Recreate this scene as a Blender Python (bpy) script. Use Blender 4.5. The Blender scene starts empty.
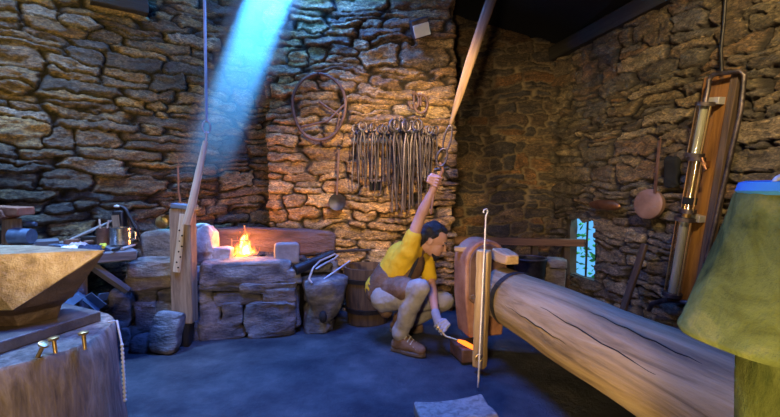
import bpy, bmesh, math, random
import numpy as np
from mathutils import Vector, Matrix, noise as mnoise

random.seed(7)
C = bpy.context.scene.collection
PI = math.pi
V = Vector
CAM = V((0, 0, 1.25)); F = 430.0; HOR = 188.0
PITCH = math.atan((208.5 - HOR) / F)

# ------------------------------------------------------------------ sight lines (used only to measure real positions)
def ray(px, py):
    x = (px - 390) / F; z = -(py - 208.5) / F
    c, s = math.cos(PITCH), math.sin(PITCH)
    return V((x, c + z * s, -s + z * c))
def P(px, py, y):
    r = ray(px, py); return CAM + r * (y / r.y)
def hit(px, py, p0, n):
    r = ray(px, py); t = (p0 - CAM).dot(n) / r.dot(n); return CAM + r * t

# ------------------------------------------------------------------ node materials
def newmat(name):
    m = bpy.data.materials.new(name); m.use_nodes = True
    nt = m.node_tree; nt.nodes.clear()
    out = nt.nodes.new('ShaderNodeOutputMaterial')
    return m, nt, out
def N(nt, t, **kw):
    n = nt.nodes.new(t)
    for k, v in kw.items():
        if k in n.inputs.keys(): n.inputs[k].default_value = v
        else: setattr(n, k, v)
    return n
def ramp(nt, stops, interp='LINEAR'):
    r = nt.nodes.new('ShaderNodeValToRGB'); cr = r.color_ramp; cr.interpolation = interp
    while len(cr.elements) < len(stops): cr.elements.new(0.5)
    for e, (p, c) in zip(cr.elements, stops):
        e.position = p; e.color = (c[0], c[1], c[2], 1)
    return r
def coord(nt, kind, scale):
    if kind == 'grain':
        a = nt.nodes.new('ShaderNodeAttribute'); a.attribute_name = 'grain'; o = a.outputs['Vector']
    else:
        a = nt.nodes.new('ShaderNodeTexCoord'); o = a.outputs['Object']
    mp = nt.nodes.new('ShaderNodeMapping'); mp.inputs['Scale'].default_value = scale
    nt.links.new(o, mp.inputs['Vector']); return mp.outputs['Vector']
def surf(name, cols, scale=(1, 1, 1), rough=0.7, metal=0.0, bump=0.4, dist=0.01, kind='Object', detail=8.0, nscale=8.0, fine=40.0, spec=0.4, lo=0.3, hi=0.7, distort=0.0):
    m, nt, out = newmat(name); L = nt.links
    b = nt.nodes.new('ShaderNodeBsdfPrincipled')
    b.inputs['Roughness'].default_value = rough; b.inputs['Metallic'].default_value = metal
    b.inputs['Specular IOR Level'].default_value = spec
    vec = coord(nt, kind, scale)
    n1 = N(nt, 'ShaderNodeTexNoise', Scale=nscale, Detail=detail, Roughness=0.65, Distortion=distort)
    L.new(vec, n1.inputs['Vector'])
    k = len(cols)
    r = ramp(nt, [(lo + (hi - lo) * i / max(1, k - 1), c) for i, c in enumerate(cols)])
    L.new(n1.outputs['Fac'], r.inputs['Fac']); L.new(r.outputs['Color'], b.inputs['Base Color'])
    n2 = N(nt, 'ShaderNodeTexNoise', Scale=fine, Detail=6.0, Roughness=0.7); L.new(vec, n2.inputs['Vector'])
    ad = N(nt, 'ShaderNodeMath', operation='ADD'); L.new(n1.outputs['Fac'], ad.inputs[0]); L.new(n2.outputs['Fac'], ad.inputs[1])
    bp = N(nt, 'ShaderNodeBump', Strength=bump, Distance=dist); L.new(ad.outputs[0], bp.inputs['Height'])
    L.new(bp.outputs['Normal'], b.inputs['Normal'])
    L.new(b.outputs['BSDF'], out.inputs['Surface'])
    return m
def wood(name, cols, rough=0.75, bump=0.5, along=1.2, across=16, **kw):
    return surf(name, cols, scale=(across, across, along), kind='grain', nscale=1.6, fine=6.0, rough=rough, bump=bump, dist=0.006, distort=0.6, **kw)
def stonewall(name, pal, mortar, var=0.55, rough=0.62, bump=0.9):
    m, nt, out = newmat(name); L = nt.links
    b = nt.nodes.new('ShaderNodeBsdfPrincipled'); b.inputs['Roughness'].default_value = rough
    b.inputs['Specular IOR Level'].default_value = 0.45
    at = nt.nodes.new('ShaderNodeAttribute'); at.attribute_name = 'stone'
    sp = nt.nodes.new('ShaderNodeSeparateColor'); L.new(at.outputs['Color'], sp.inputs['Color'])
    k = len(pal)
    r = ramp(nt, [(i / k, c) for i, c in enumerate(pal)], 'CONSTANT'); L.new(sp.outputs['Red'], r.inputs['Fac'])
    vec = coord(nt, 'Object', (1, 1, 2.2))
    n1 = N(nt, 'ShaderNodeTexNoise', Scale=9.0, Detail=12.0, Roughness=0.78, Distortion=0.9); L.new(vec, n1.inputs['Vector'])
    r1 = ramp(nt, [(0.32, (.28, .28, .30)), (0.5, (.95, .95, .95)), (0.6, (1.7, 1.6, 1.4)), (.72, (2.9, 2.6, 2.1))]); L.new(n1.outputs['Fac'], r1.inputs['Fac'])
    mx = N(nt, 'ShaderNodeMix', data_type='RGBA', blend_type='MULTIPLY'); mx.inputs['Factor'].default_value = 1
    L.new(r.outputs['Color'], mx.inputs['A']); L.new(r1.outputs['Color'], mx.inputs['B'])
    # rust and lichen blotches
    n3 = N(nt, 'ShaderNodeTexNoise', Scale=2.3, Detail=6.0, Roughness=0.6); L.new(vec, n3.inputs['Vector'])
    r3 = ramp(nt, [(0.45, (0, 0, 0)), (0.62, (0.75, 0.75, 0.75))]); L.new(n3.outputs['Fac'], r3.inputs['Fac'])
    mo = N(nt, 'ShaderNodeMix', data_type='RGBA'); L.new(r3.outputs['Color'], mo.inputs['Factor'])
    L.new(mx.outputs['Result'], mo.inputs['A'])
    mo2 = N(nt, 'ShaderNodeMix', data_type='RGBA', blend_type='MULTIPLY'); mo2.inputs['Factor'].default_value = 1
    L.new(r1.outputs['Color'], mo2.inputs['A']); mo2.inputs['B'].default_value = (*pal[-1], 1)
    L.new(mo2.outputs['Result'], mo.inputs['B'])
    nf = N(nt, 'ShaderNodeTexNoise', Scale=46.0, Detail=5.0, Roughness=0.7); L.new(vec, nf.inputs['Vector'])
    rf = ramp(nt, [(.36, (.45, .45, .45)), (.5, (1, 1, 1)), (.64, (1.75, 1.7, 1.6))]); L.new(nf.outputs['Fac'], rf.inputs['Fac'])
    mf_ = N(nt, 'ShaderNodeMix', data_type='RGBA', blend_type='MULTIPLY'); mf_.inputs['Factor'].default_value = 1
    L.new(mo.outputs['Result'], mf_.inputs['A']); L.new(rf.outputs['Color'], mf_.inputs['B']); mo = mf_
    mm = N(nt, 'ShaderNodeMix', data_type='RGBA'); L.new(sp.outputs['Blue'], mm.inputs['Factor'])
    L.new(mo.outputs['Result'], mm.inputs['A']); mm.inputs['B'].default_value = (*mortar, 1)
    L.new(mm.outputs['Result'], b.inputs['Base Color'])
    n2 = N(nt, 'ShaderNodeTexNoise', Scale=28.0, Detail=9.0, Roughness=0.75); L.new(vec, n2.inputs['Vector'])
    ad = N(nt, 'ShaderNodeMath', operation='MULTIPLY_ADD'); ad.inputs[1].default_value = 1.6
    L.new(n1.outputs['Fac'], ad.inputs[0]); L.new(n2.outputs['Fac'], ad.inputs[2])
    bp = N(nt, 'ShaderNodeBump', Strength=bump, Distance=0.03); L.new(ad.outputs[0], bp.inputs['Height'])
    L.new(bp.outputs['Normal'], b.inputs['Normal']); L.new(b.outputs['BSDF'], out.inputs['Surface'])
    return m
def emit(name, col, s):
    m, nt, out = newmat(name); e = N(nt, 'ShaderNodeEmission'); e.inputs['Color'].default_value = (*col, 1); e.inputs['Strength'].default_value = s
    nt.links.new(e.outputs[0], out.inputs['Surface']); return m

M = {}
M['wall_left'] = stonewall('slate_ochre', [(.05, .044, .032), (.16, .11, .042), (.085, .062, .034), (.24, .17, .065), (.065, .06, .05), (.13, .09, .036), (.20, .175, .125), (.12, .09, .05)], (.012, .010, .008))
M['wall_pier'] = stonewall('gold_rubble', [(.26, .15, .06), (.38, .22, .085), (.20, .115, .055), (.46, .30, .14), (.30, .16, .06), (.34, .21, .11), (.24, .16, .09), (.40, .22, .08)], (.05, .034, .020))
M['wall_back'] = stonewall('dark_rubble', [(.06, .05, .045), (.13, .085, .05), (.08, .062, .045), (.20, .10, .04), (.07, .06, .055), (.24, .15, .07), (.10, .07, .04)], (.32, .23, .12))
M['wall_right'] = stonewall('brown_rubble', [(.15, .11, .07), (.08, .06, .045), (.20, .14, .075), (.11, .075, .045), (.27, .20, .115), (.12, .10, .08), (.17, .10, .05), (.13, .10, .06)], (.035, .026, .018))
M['plain'] = surf('plain_stone', [(.05, .04, .03), (.12, .09, .06)], nscale=3)
M['forge'] = surf('forge_stone', [(.04, .038, .045), (.16, .145, .145), (.38, .34, .31)], nscale=5, fine=30, bump=0.9, dist=0.03, scale=(1, 1, 2.2), lo=.32, hi=.68)
M['forge2'] = surf('forge_stone_tan', [(.07, .055, .05), (.21, .16, .125), (.36, .30, .24)], nscale=5, fine=30, bump=0.9, dist=0.03, scale=(1, 1, 2), lo=.32, hi=.68)
M['redstone'] = surf('red_stone', [(.035, .022, .022), (.09, .052, .05), (.14, .095, .085)], nscale=4, fine=25, bump=0.8, dist=0.03, scale=(.7, 1, 2))
M['pink'] = surf('pinkish_stone', [(.25, .16, .15), (.45, .33, .31), (.6, .5, .48)], nscale=8, fine=40, bump=0.8, dist=0.015)
M['paleblock'] = surf('pale_block', [(.17, .14, .13), (.30, .255, .24)], nscale=9, fine=60, bump=0.6, dist=0.008)
M['floor'] = surf('packed_earth', [(.022, .024, .032), (.055, .054, .06), (.11, .10, .098)], nscale=2.4, fine=34, bump=0.8, dist=0.025, rough=.85, lo=.35, hi=.72, spec=.25)
M['coal'] = surf('charcoal', [(.01, .01, .012), (.04, .038, .04)], nscale=20, fine=60, rough=.6, bump=1, dist=.01)
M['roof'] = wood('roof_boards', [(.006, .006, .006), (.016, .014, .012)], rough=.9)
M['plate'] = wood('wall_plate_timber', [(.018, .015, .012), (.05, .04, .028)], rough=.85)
M['oldwood'] = wood('weathered_wood', [(.10, .065, .04), (.25, .17, .105), (.36, .27, .18)])
M['strapwood'] = wood('strap_wood', [(.07, .036, .012), (.17, .095, .038), (.25, .155, .07)])
M['wedgewood'] = wood('wedge_wood', [(.22, .12, .05), (.42, .26, .13), (.52, .36, .2)])
M['propwood'] = wood('prop_wood', [(.16, .085, .03), (.38, .24, .10), (.52, .36, .18)])
M['gaugepale'] = surf('gauge_pale_rod', [(.55, .50, .40), (.78, .74, .62)], nscale=6, rough=.3, bump=.1, scale=(1, 1, .2))
M['greywood'] = wood('grey_wood', [(.11, .09, .075), (.25, .21, .165), (.36, .31, .25)], bump=.8)
M['logwood'] = wood('log_wood', [(.09, .058, .026), (.26, .17, .08), (.38, .27, .15)], bump=.9, across=9, along=.9)
M['stumpwood'] = wood('stump_wood', [(.07, .05, .035), (.22, .155, .10), (.38, .29, .20)], bump=1.0, across=14, along=2.5)
M['benchwood'] = wood('bench_wood', [(.045, .045, .05), (.12, .11, .11), (.2, .18, .17)])
M['palewood'] = wood('pale_wood', [(.33, .24, .15), (.50, .40, .28), (.58, .48, .36)])
M['orangewood'] = wood('orange_wood', [(.07, .026, .007), (.20, .082, .018), (.34, .15, .035)], across=10)
M['darkwood'] = wood('dark_wood', [(.02, .014, .01), (.07, .04, .022), (.12, .075, .04)])
M['redwood'] = wood('red_brown_rail', [(.07, .032, .018), (.16, .075, .04), (.22, .11, .06)])
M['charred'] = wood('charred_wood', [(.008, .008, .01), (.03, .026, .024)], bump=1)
M['iron'] = surf('forged_iron', [(.04, .034, .034), (.11, .085, .08), (.22, .165, .15)], nscale=10, rough=.48, metal=.85, bump=.3)
M['darkiron'] = surf('black_iron', [(.02, .018, .018), (.07, .06, .055)], nscale=9, rough=.5, metal=.8, bump=.3)
M['blueiron'] = surf('blue_grey_iron', [(.08, .12, .17), (.22, .28, .36)], nscale=8, rough=.45, metal=.6, bump=.25)
M['rust'] = surf('rusty_iron', [(.14, .055, .03), (.32, .14, .07), (.42, .23, .14)], nscale=5, fine=40, rough=.7, metal=.2, bump=.55)
M['rustdark'] = surf('dark_rust', [(.05, .025, .018), (.14, .07, .045), (.2, .11, .07)], nscale=6, fine=40, rough=.6, metal=.35, bump=.5)
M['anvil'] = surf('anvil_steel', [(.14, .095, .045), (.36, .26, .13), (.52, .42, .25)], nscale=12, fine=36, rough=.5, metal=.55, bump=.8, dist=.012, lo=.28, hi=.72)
M['anvildark'] = surf('anvil_steel_shade', [(.05, .035, .028), (.14, .09, .065)], nscale=10, rough=.5, metal=.5, bump=.6)  # darker copy of the anvil steel, with shade put into the colour
M['anvilfoot'] = surf('anvil_foot_steel', [(.10, .085, .075), (.25, .2, .17)], nscale=8, rough=.45, metal=.6, bump=.5)
M['steel'] = surf('bright_steel', [(.45, .42, .38), (.65, .62, .58)], nscale=6, rough=.25, metal=1, bump=.1)
M['palesteel'] = surf('worn_pale_steel', [(.4, .36, .34), (.62, .56, .52)], nscale=12, rough=.45, metal=.5, bump=.2)
M['brass'] = surf('brass', [(.45, .28, .09), (.68, .47, .2)], nscale=9, rough=.35, metal=.8, bump=.2)
M['copper'] = surf('old_copper', [(.16, .065, .03), (.34, .16, .07)], nscale=7, rough=.42, metal=.8, bump=.25)
M['canvas'] = surf('olive_canvas', [(.045, .06, .014), (.13, .135, .028), (.19, .20, .05), (.31, .28, .075)], nscale=6, fine=90, rough=.95, bump=.7, dist=.012, scale=(1, 1, .8), distort=1.0, lo=.34, hi=.68, spec=.1)
M['bluelid'] = surf('blue_paint', [(.06, .27, .62), (.09, .35, .75)], nscale=7, rough=.45, bump=.1)
M['whitecloth'] = surf('white_cloth', [(.75, .75, .77), (.88, .88, .88)], nscale=14, rough=.95, bump=.5)
M['darkcloth'] = surf('dark_cloth', [(.012, .014, .03), (.03, .035, .06)], nscale=14, rough=.95, bump=.5)
M['yellow'] = surf('yellow_band', [(.55, .5, .03), (.7, .62, .05)], nscale=14, rough=.8, bump=.3)
M['cord'] = surf('white_cord', [(.65, .63, .6), (.8, .78, .75)], nscale=30, rough=.7, bump=.3)
M['skin'] = surf('skin', [(.42, .20, .13), (.56, .30, .20)], nscale=6, fine=60, rough=.55, bump=.1)
M['hair'] = surf('black_hair', [(.006, .006, .008), (.025, .022, .024)], nscale=4, fine=30, scale=(6, 6, 1.2), rough=.38, bump=.9, dist=.012)
M['tee'] = surf('yellow_shirt', [(.62, .36, .012), (.80, .50, .02)], nscale=5, fine=14, rough=.85, bump=.4, dist=.015)
M['apron'] = surf('brown_leather', [(.055, .027, .014), (.14, .075, .04), (.21, .12, .068)], nscale=6, fine=30, rough=.6, bump=.5, dist=.02)
M['jeans'] = surf('faded_trousers', [(.15, .125, .105), (.29, .25, .21), (.38, .335, .285)], nscale=5, fine=18, rough=.9, bump=.4, dist=.012)
M['boot'] = surf('brown_suede_boot', [(.07, .036, .02), (.16, .088, .05), (.22, .13, .08)], nscale=9, rough=.8, bump=.4)
M['sole'] = surf('dark_sole', [(.07, .045, .03), (.14, .09, .06)], nscale=9, rough=.8)
M['lace'] = surf('pale_laces', [(.35, .3, .25), (.45, .4, .33)], nscale=9, rough=.9)
M['glove'] = surf('grey_glove', [(.22, .21, .22), (.42, .40, .40)], nscale=8, rough=.9, bump=.4)
M['eye'] = surf('dark_eye', [(.01, .008, .008), (.02, .015, .015)], rough=.3)
M['leaf'] = surf('leaf_green', [(.02, .30, .06), (.10, .55, .12)], nscale=9, rough=.6)
M['black'] = surf('matte_black', [(.003, .003, .003), (.008, .008, .008)], rough=.95, bump=.1)  # flat black; also paints the shade of the wall hollow and niche
M['pan'] = surf('rusted_pan', [(.10, .05, .032), (.20, .11, .075), (.26, .15, .105)], nscale=5, rough=.55, metal=.3, bump=.3)
M['hot'] = emit('glowing_iron', (1.0, .16, .015), 2.6)
M['ember'] = emit('ember_glow', (1.0, .22, .02), 5)

def glassmat():
    m, nt, out = newmat('old_glass')
    t = N(nt, 'ShaderNodeBsdfTransparent'); t.inputs['Color'].default_value = (.86, .85, .74, 1)
    g = N(nt, 'ShaderNodeBsdfGlossy'); g.inputs['Roughness'].default_value = .12; g.inputs['Color'].default_value = (1, .97, .85, 1)
    x = N(nt, 'ShaderNodeMixShader'); x.inputs[0].default_value = .30
    nt.links.new(t.outputs[0], x.inputs[1]); nt.links.new(g.outputs[0], x.inputs[2])
    nt.links.new(x.outputs[0], out.inputs['Surface']); return m
M['glass'] = glassmat()

# ------------------------------------------------------------------ mesh building
ORG = {}
def frame(z, x=None):
    z = V(z).normalized()
    if x is None: x = V((1, 0, 0)) if abs(z.x) < .9 else V((0, 1, 0))
    x = V(x); x = (x - z * x.dot(z)).normalized(); y = z.cross(x)
    return Matrix((x, y, z)).transposed()
class MB:
    def __init__(s): s.v = []; s.f = []; s.g = []
    def add(s, vs, fs, gs=None):
        b = len(s.v); s.v += [V(v) for v in vs]; s.g += [V(g) for g in (gs or vs)]
        s.f += [tuple(b + i for i in f) for f in fs]; return s
    def box(s, c, size, R=None, taper=1.0, n=(1, 1, 1), rough=0, seed=0):
        """box of size (x,y,z) centred at c with axes R; z is the grain; taper scales x,y at +z"""
        R = R or Matrix.Identity(3); bm = bmesh.new()
        bmesh.ops.create_cube(bm, size=1)
        for ax in range(3):
            if n[ax] > 1:
                es = [e for e in bm.edges if abs((e.verts[0].co - e.verts[1].co)[ax]) > .5 / 1 and abs((e.verts[0].co - e.verts[1].co).length - abs((e.verts[0].co - e.verts[1].co)[ax])) < 1e-4]
                bmesh.ops.subdivide_edges(bm, edges=es, cuts=n[ax] - 1, use_grid_fill=True)
        vs, gs = [], []
        for v in bm.verts:
            k = 1 + (taper - 1) * (v.co.z + .5)
            q = V((v.co.x * size[0] * k, v.co.y * size[1] * k, v.co.z * size[2]))
            gs.append(q + V((seed * 1.7, seed * .9, seed * 2.3)))
            if rough: q = q + mnoise.noise_vector(q * 9 + V((seed, seed * 2, 0))) * rough + mnoise.noise_vector(q * 25 + V((seed, seed * 2, 5))) * rough * .4
            vs.append(V(c) + R @ q)
        bm.verts.index_update()
        s.add(vs, [[v.index for v in f.verts] for f in bm.faces], gs); bm.free(); return s
    def bar(s, a, b, w, h, x=None, taper=1.0, **k):
        a, b = V(a), V(b); return s.box((a + b) / 2, (w, h, (b - a).length), frame(b - a, x), taper, **k)
    def tube(s, pts, r, n=10, cap=True, flat=1.0, x=None, rough=0, seed=0, closed=False):
        pts = [V(p) for p in pts]; m = len(pts)
        rs = r if isinstance(r, (list, tuple)) else [r] * m
        L = 0; xa = x; vs = []; gs = []; fs = []
        for i, p in enumerate(pts):
            if closed: t = pts[(i + 1) % m] - pts[i - 1]
            else: t = pts[min(i + 1, m - 1)] - pts[max(i - 1, 0)]
            fr = frame(t, xa); xa = fr.col[0].copy()
            if i: L += (p - pts[i - 1]).length
            for k in range(n):
                a = 2 * PI * k / n; q = V((math.cos(a) * rs[i], math.sin(a) * rs[i] * flat, 0))
                if rough: q *= 1 + rough * mnoise.noise(V((math.cos(a) * 1.5 + seed, math.sin(a) * 1.5, L * 3.0))) + rough * .35 * mnoise.noise(V((math.cos(a) * 5 + seed, math.sin(a) * 5, L * 9.0)))
                vs.append(p + fr @ q); gs.append(V((q.x + seed, q.y + seed, L)))
        for i in range(m if closed else m - 1):
            for k in range(n):
                j = (i + 1) % m; k2 = (k + 1) % n
                fs.append((i * n + k, i * n + k2, j * n + k2, j * n + k))
        if cap and not closed:
            fs.append(tuple(range(n))[::-1]); fs.append(tuple((m - 1) * n + k for k in range(n)))
        return s.add(vs, fs, gs)
    def cap(s, a, b, ra, rb, n=14, flat=1.0, x=None):
        """tapered limb with round ends"""
        a, b = V(a), V(b); d = (b - a); l = d.length or 1e-4; d = d / l
        pts, rs = [], []
        for k in range(6):
            t = (k + .05) / 5.05 * PI / 2; pts.append(a - d * ra * math.cos(t)); rs.append(max(ra * math.sin(t), 1e-4))
        for k in range(1, 5): pts.append(a.lerp(b, k / 5)); rs.append(ra + (rb - ra) * k / 5)
        for k in range(6):
            t = PI / 2 - k / 5.05 * PI / 2; pts.append(b + d * rb * math.cos(t)); rs.append(max(rb * math.sin(t), 1e-4))
        return s.tube(pts, rs, n, flat=flat, x=x)
    def limb(s, pts, rs, **k):
        for i in range(len(pts) - 1): s.cap(pts[i], pts[i + 1], rs[i], rs[i + 1], **k)
        return s
    def ball(s, c, r, R=None, n=20, e=1.0, noise=0, freq=3, seed=0):
        r = r if isinstance(r, (list, tuple)) else (r, r, r); R = R or Matrix.Identity(3)
        bm = bmesh.new(); bmesh.ops.create_icosphere(bm, subdivisions=(4 if n > 24 else 3), radius=1)
        vs, gs = [], []
        for v in bm.verts:
            q = v.co.copy()
            if e != 1: q = V([math.copysign(abs(t) ** e, t) for t in q])
            q = V((q.x * r[0], q.y * r[1], q.z * r[2]))
            if noise:
                o = V((seed * 3.1, seed * 1.7, seed * .7))
                q2 = V((q.x, q.y, q.z * (1.8 if e < .6 else 1))); q = q + mnoise.noise_vector(q2 * freq + o) * noise + mnoise.noise_vector(q2 * freq * 3 + o) * noise * .5
            vs.append(V(c) + R @ q); gs.append(q + V((seed, seed, seed)))
        bm.verts.index_update()
        s.add(vs, [[v.index for v in f.verts] for f in bm.faces], gs); bm.free(); return s
    def rock(s, c, size, R=None, seed=1, e=.42, noise=.022, freq=7, n=30):
        return s.ball(c, (size[0] / 2, size[1] / 2, size[2] / 2), R, n, e, noise, freq, seed)
    def lathe(s, prof, n=24, c=(0, 0, 0), R=None, wob=None):
        R = R or Matrix.Identity(3); vs, gs, fs = [], [], []; m = len(prof)
        for i, (r, z) in enumerate(prof):
            for k in range(n):
                a = 2 * PI * k / n; rr = r * (wob(a, z) if wob else 1)
                q = V((rr * math.cos(a), rr * math.sin(a), z)); vs.append(V(c) + R @ q); gs.append(q)
        for i in range(m - 1):
            for k in range(n):
                k2 = (k + 1) % n; fs.append((i * n + k, i * n + k2, (i + 1) * n + k2, (i + 1) * n + k))
        if prof[0][0] > 1e-6: fs.append(tuple(range(n))[::-1])
        if prof[-1][0] > 1e-6: fs.append(tuple((m - 1) * n + k for k in range(n)))
        return s.add(vs, fs, gs)
    def prism(s, prof, d, c=(0, 0, 0), R=None):
        """outline (x,z) extruded along y by d"""
        R = R or Matrix.Identity(3); m = len(prof); vs, gs = [], []
        for y in (-d / 2, d / 2):
            for (x, z) in prof: q = V((x, y, z)); vs.append(V(c) + R @ q); gs.append(q)
        fs = [tuple(range(m)), tuple(range(2 * m - 1, m - 1, -1))]
        for i in range(m): j = (i + 1) % m; fs.append((j, i, m + i, m + j))
        return s.add(vs, fs, gs)
    def ring(s, c, R, rad, r, n=28, k=8, ry=None):
        ry = ry or rad
        return s.tube([V(c) + R @ V((rad * math.cos(2 * PI * i / n), ry * math.sin(2 * PI * i / n), 0)) for i in range(n)], r, k, closed=True)
    def bounds(s):
        lo = V([min(v[i] for v in s.v) for i in range(3)]); hi = V([max(v[i] for v in s.v) for i in range(3)]); return lo, hi
    def build(s, name, mat, parent=None, smooth=True, bevel=0, loc=None, remesh=0, iters=4, angle=40, folds=0):
        if parent is not None: org = ORG[parent.name]
        else:
            lo, hi = s.bounds(); org = V(loc) if loc is not None else V(((lo.x + hi.x) / 2, (lo.y + hi.y) / 2, lo.z))
        me = bpy.data.meshes.new(name); me.from_pydata([v - org for v in s.v], [], s.f)
        bm = bmesh.new(); bm.from_mesh(me); bmesh.ops.recalc_face_normals(bm, faces=bm.faces); bm.to_mesh(me); bm.free()
        at = me.attributes.new('grain', 'FLOAT_VECTOR', 'POINT')
        at.data.foreach_set('vector', [c for g in s.g for c in g])
        me.materials.append(mat)
        o = bpy.data.objects.new(name, me); C.objects.link(o)
        if parent is not None: o.parent = parent
        else: o.location = org
        ORG[o.name] = org
        if remesh:
            r = o.modifiers.new('r', 'REMESH'); r.mode = 'VOXEL'; r.voxel_size = remesh; r.use_smooth_shade = True
            q = o.modifiers.new('s', 'SMOOTH'); q.iterations = iters; q.factor = .5
            if folds:
                tx = bpy.data.textures.new(name + '_folds', 'CLOUDS'); tx.noise_scale = .11; tx.noise_depth = 2
                dm = o.modifiers.new('f', 'DISPLACE'); dm.texture = tx; dm.texture_coords = 'LOCAL'; dm.strength = folds; dm.mid_level = .5
        elif bevel:
            b = o.modifiers.new('b', 'BEVEL'); b.width = bevel; b.segments = 2; b.limit_method = 'ANGLE'; b.angle_limit = math.radians(35)
        if smooth:
            me.polygons.foreach_set('use_smooth', [True] * len(me.polygons))
            if not remesh: me.set_sharp_from_angle(angle=math.radians(angle))
        return o
def tag(o, label, cat, group=None, kind=None):
    o['label'] = label; o['category'] = cat
    if group: o['group'] = group
    if kind: o['kind'] = kind
    return o
def thing(name, label, cat, loc, group=None):
    o = bpy.data.objects.new(name, None); C.objects.link(o); o.location = V(loc); o.empty_display_size = .1
    ORG[o.name] = V(loc); return tag(o, label, cat, group)
def struct(o, label, cat='wall'):
    o['kind'] = 'structure'; o['label'] = label; o['category'] = cat; return o
def dup(root, loc, rot=(0, 0, 0), scale=1, label=None):
    r = root.copy(); C.objects.link(r); r.location = loc; r.rotation_euler = rot
    r.scale = (scale,) * 3 if not isinstance(scale, tuple) else scale
    if label: r['label'] = label
    for ch in list(root.children):
        c = ch.copy(); C.objects.link(c); c.parent = r
        for g in ch.children:
            d = g.copy(); C.objects.link(d); d.parent = c
    return r

# ------------------------------------------------------------------ rubble masonry as real relief
def vnoise(x, y, seed=0):
    def h(i, j):
        n = (i.astype(np.int64) * 374761393 + j.astype(np.int64) * 668265263 + seed * 1442695041) & 0x7fffffff
        n = ((n ^ (n >> 13)) * 1274126177) & 0x7fffffff
        return ((n ^ (n >> 16)) & 0xffff) / 65535.0
    i = np.floor(x); j = np.floor(y); fx = x - i; fy = y - j
    fx = fx * fx * (3 - 2 * fx); fy = fy * fy * (3 - 2 * fy)
    return (h(i, j) * (1 - fx) + h(i + 1, j) * fx) * (1 - fy) + (h(i, j + 1) * (1 - fx) + h(i + 1, j + 1) * fx) * fy - .5
def fbm(x, y, seed=0, oct=4):
    t = 0; a = 1
    for o in range(oct): t = t + a * vnoise(x, y, seed + o); x = x * 2.03; y = y * 2.03; a *= .5
    return t
def stones(u, v, seed, mw, mh, slope=0.0, rel=1.0):
    """u,v 1-D arrays -> relief height, random 1, joint mask on the grid"""
    rnd = random.Random(seed); S = []
    z = v[0] - .3; umin, umax = u[0] - .6, u[-1] + .6
    while z < v[-1] + .3:
        h = mh * rnd.uniform(.55, 1.6); x = umin + rnd.uniform(0, .3)
        while x < umax:
            w = mw * rnd.uniform(.45, 1.9)
            if rnd.random() < .22 and h > mh * .8:
                for q in (-.25, .25): S.append((x + w / 2 + rnd.uniform(-.04, .04), z + h * (.5 + q), w / 2, h / 4 * rnd.uniform(.8, 1.3), rnd.random(), rnd.random(), rnd.uniform(-.1, .1), rnd.uniform(-.15, .15)))
            else: S.append((x + w / 2, z + h / 2 + rnd.uniform(-.2, .2) * h, w / 2, h / 2 * rnd.uniform(.85, 1.2), rnd.random(), rnd.random(), rnd.uniform(-.1, .1), rnd.uniform(-.15, .15)))
            x += w
        z += h
    S = np.array(S)
    H = np.zeros((len(v), len(u))); R1 = np.zeros_like(H); J = np.zeros_like(H)
    for a in range(0, len(u), 24):
        uu = u[a:a + 24]; U, W = np.meshgrid(uu, v)
        Uw = U + .10 * fbm(U * 2.5, W * 2.5, seed + 5, 3) + .045 * fbm(U * 11, W * 14, seed + 7, 4)
        Ww = W + slope * U + .12 * fbm(U * 1.6, W * 2.2, seed + 9, 3) + .034 * fbm(U * 10, W * 18, seed + 11, 4)
        sel = S[(S[:, 0] > uu[0] - 1.0) & (S[:, 0] < uu[-1] + 1.0)]
        u1 = Uw.ravel()[:, None]; w1 = Ww.ravel()[:, None]
        D = ((np.abs(u1 - sel[:, 0]) / sel[:, 2]) ** 4 + (np.abs(w1 - sel[:, 1]) / sel[:, 3]) ** 4) ** .25
        idx = np.argpartition(D, 1, axis=1)[:, :2]; d2 = np.take_along_axis(D, idx, 1)
        sw = d2[:, 0] > d2[:, 1]; i1 = np.where(sw, idx[:, 1], idx[:, 0]); f1 = d2.min(1); f2 = d2.max(1)
        s1 = sel[i1]; e = (f2 - f1) * np.minimum(s1[:, 2], s1[:, 3])       # metres to the joint, roughly
        t = np.clip(e / .020, 0, 1) ** .7
        rag = fbm(U * 5, W * 13, seed + 21, 5).ravel(); st = np.floor(rag * 7 + s1[:, 4] * 3) / 7 ; fi = fbm(U * 22, W * 40, seed + 31, 4).ravel()
        hh = -.03 * (1 - t) + t * (.034 + .070 * s1[:, 5] + s1[:, 6] * (u1[:, 0] - s1[:, 0]) + s1[:, 7] * (w1[:, 0] - s1[:, 1])) + (st * .046 + rag * .012 + fi * .010) * t + .006 * rag
        sh = U.shape
        H[:, a:a + 24] = np.where(hh > 0, hh * rel, hh).reshape(sh); R1[:, a:a + 24] = s1[:, 4].reshape(sh); J[:, a:a + 24] = (1 - np.clip((e - .005) / .012, 0, 1)).reshape(sh)
    return H, R1, J
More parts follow.
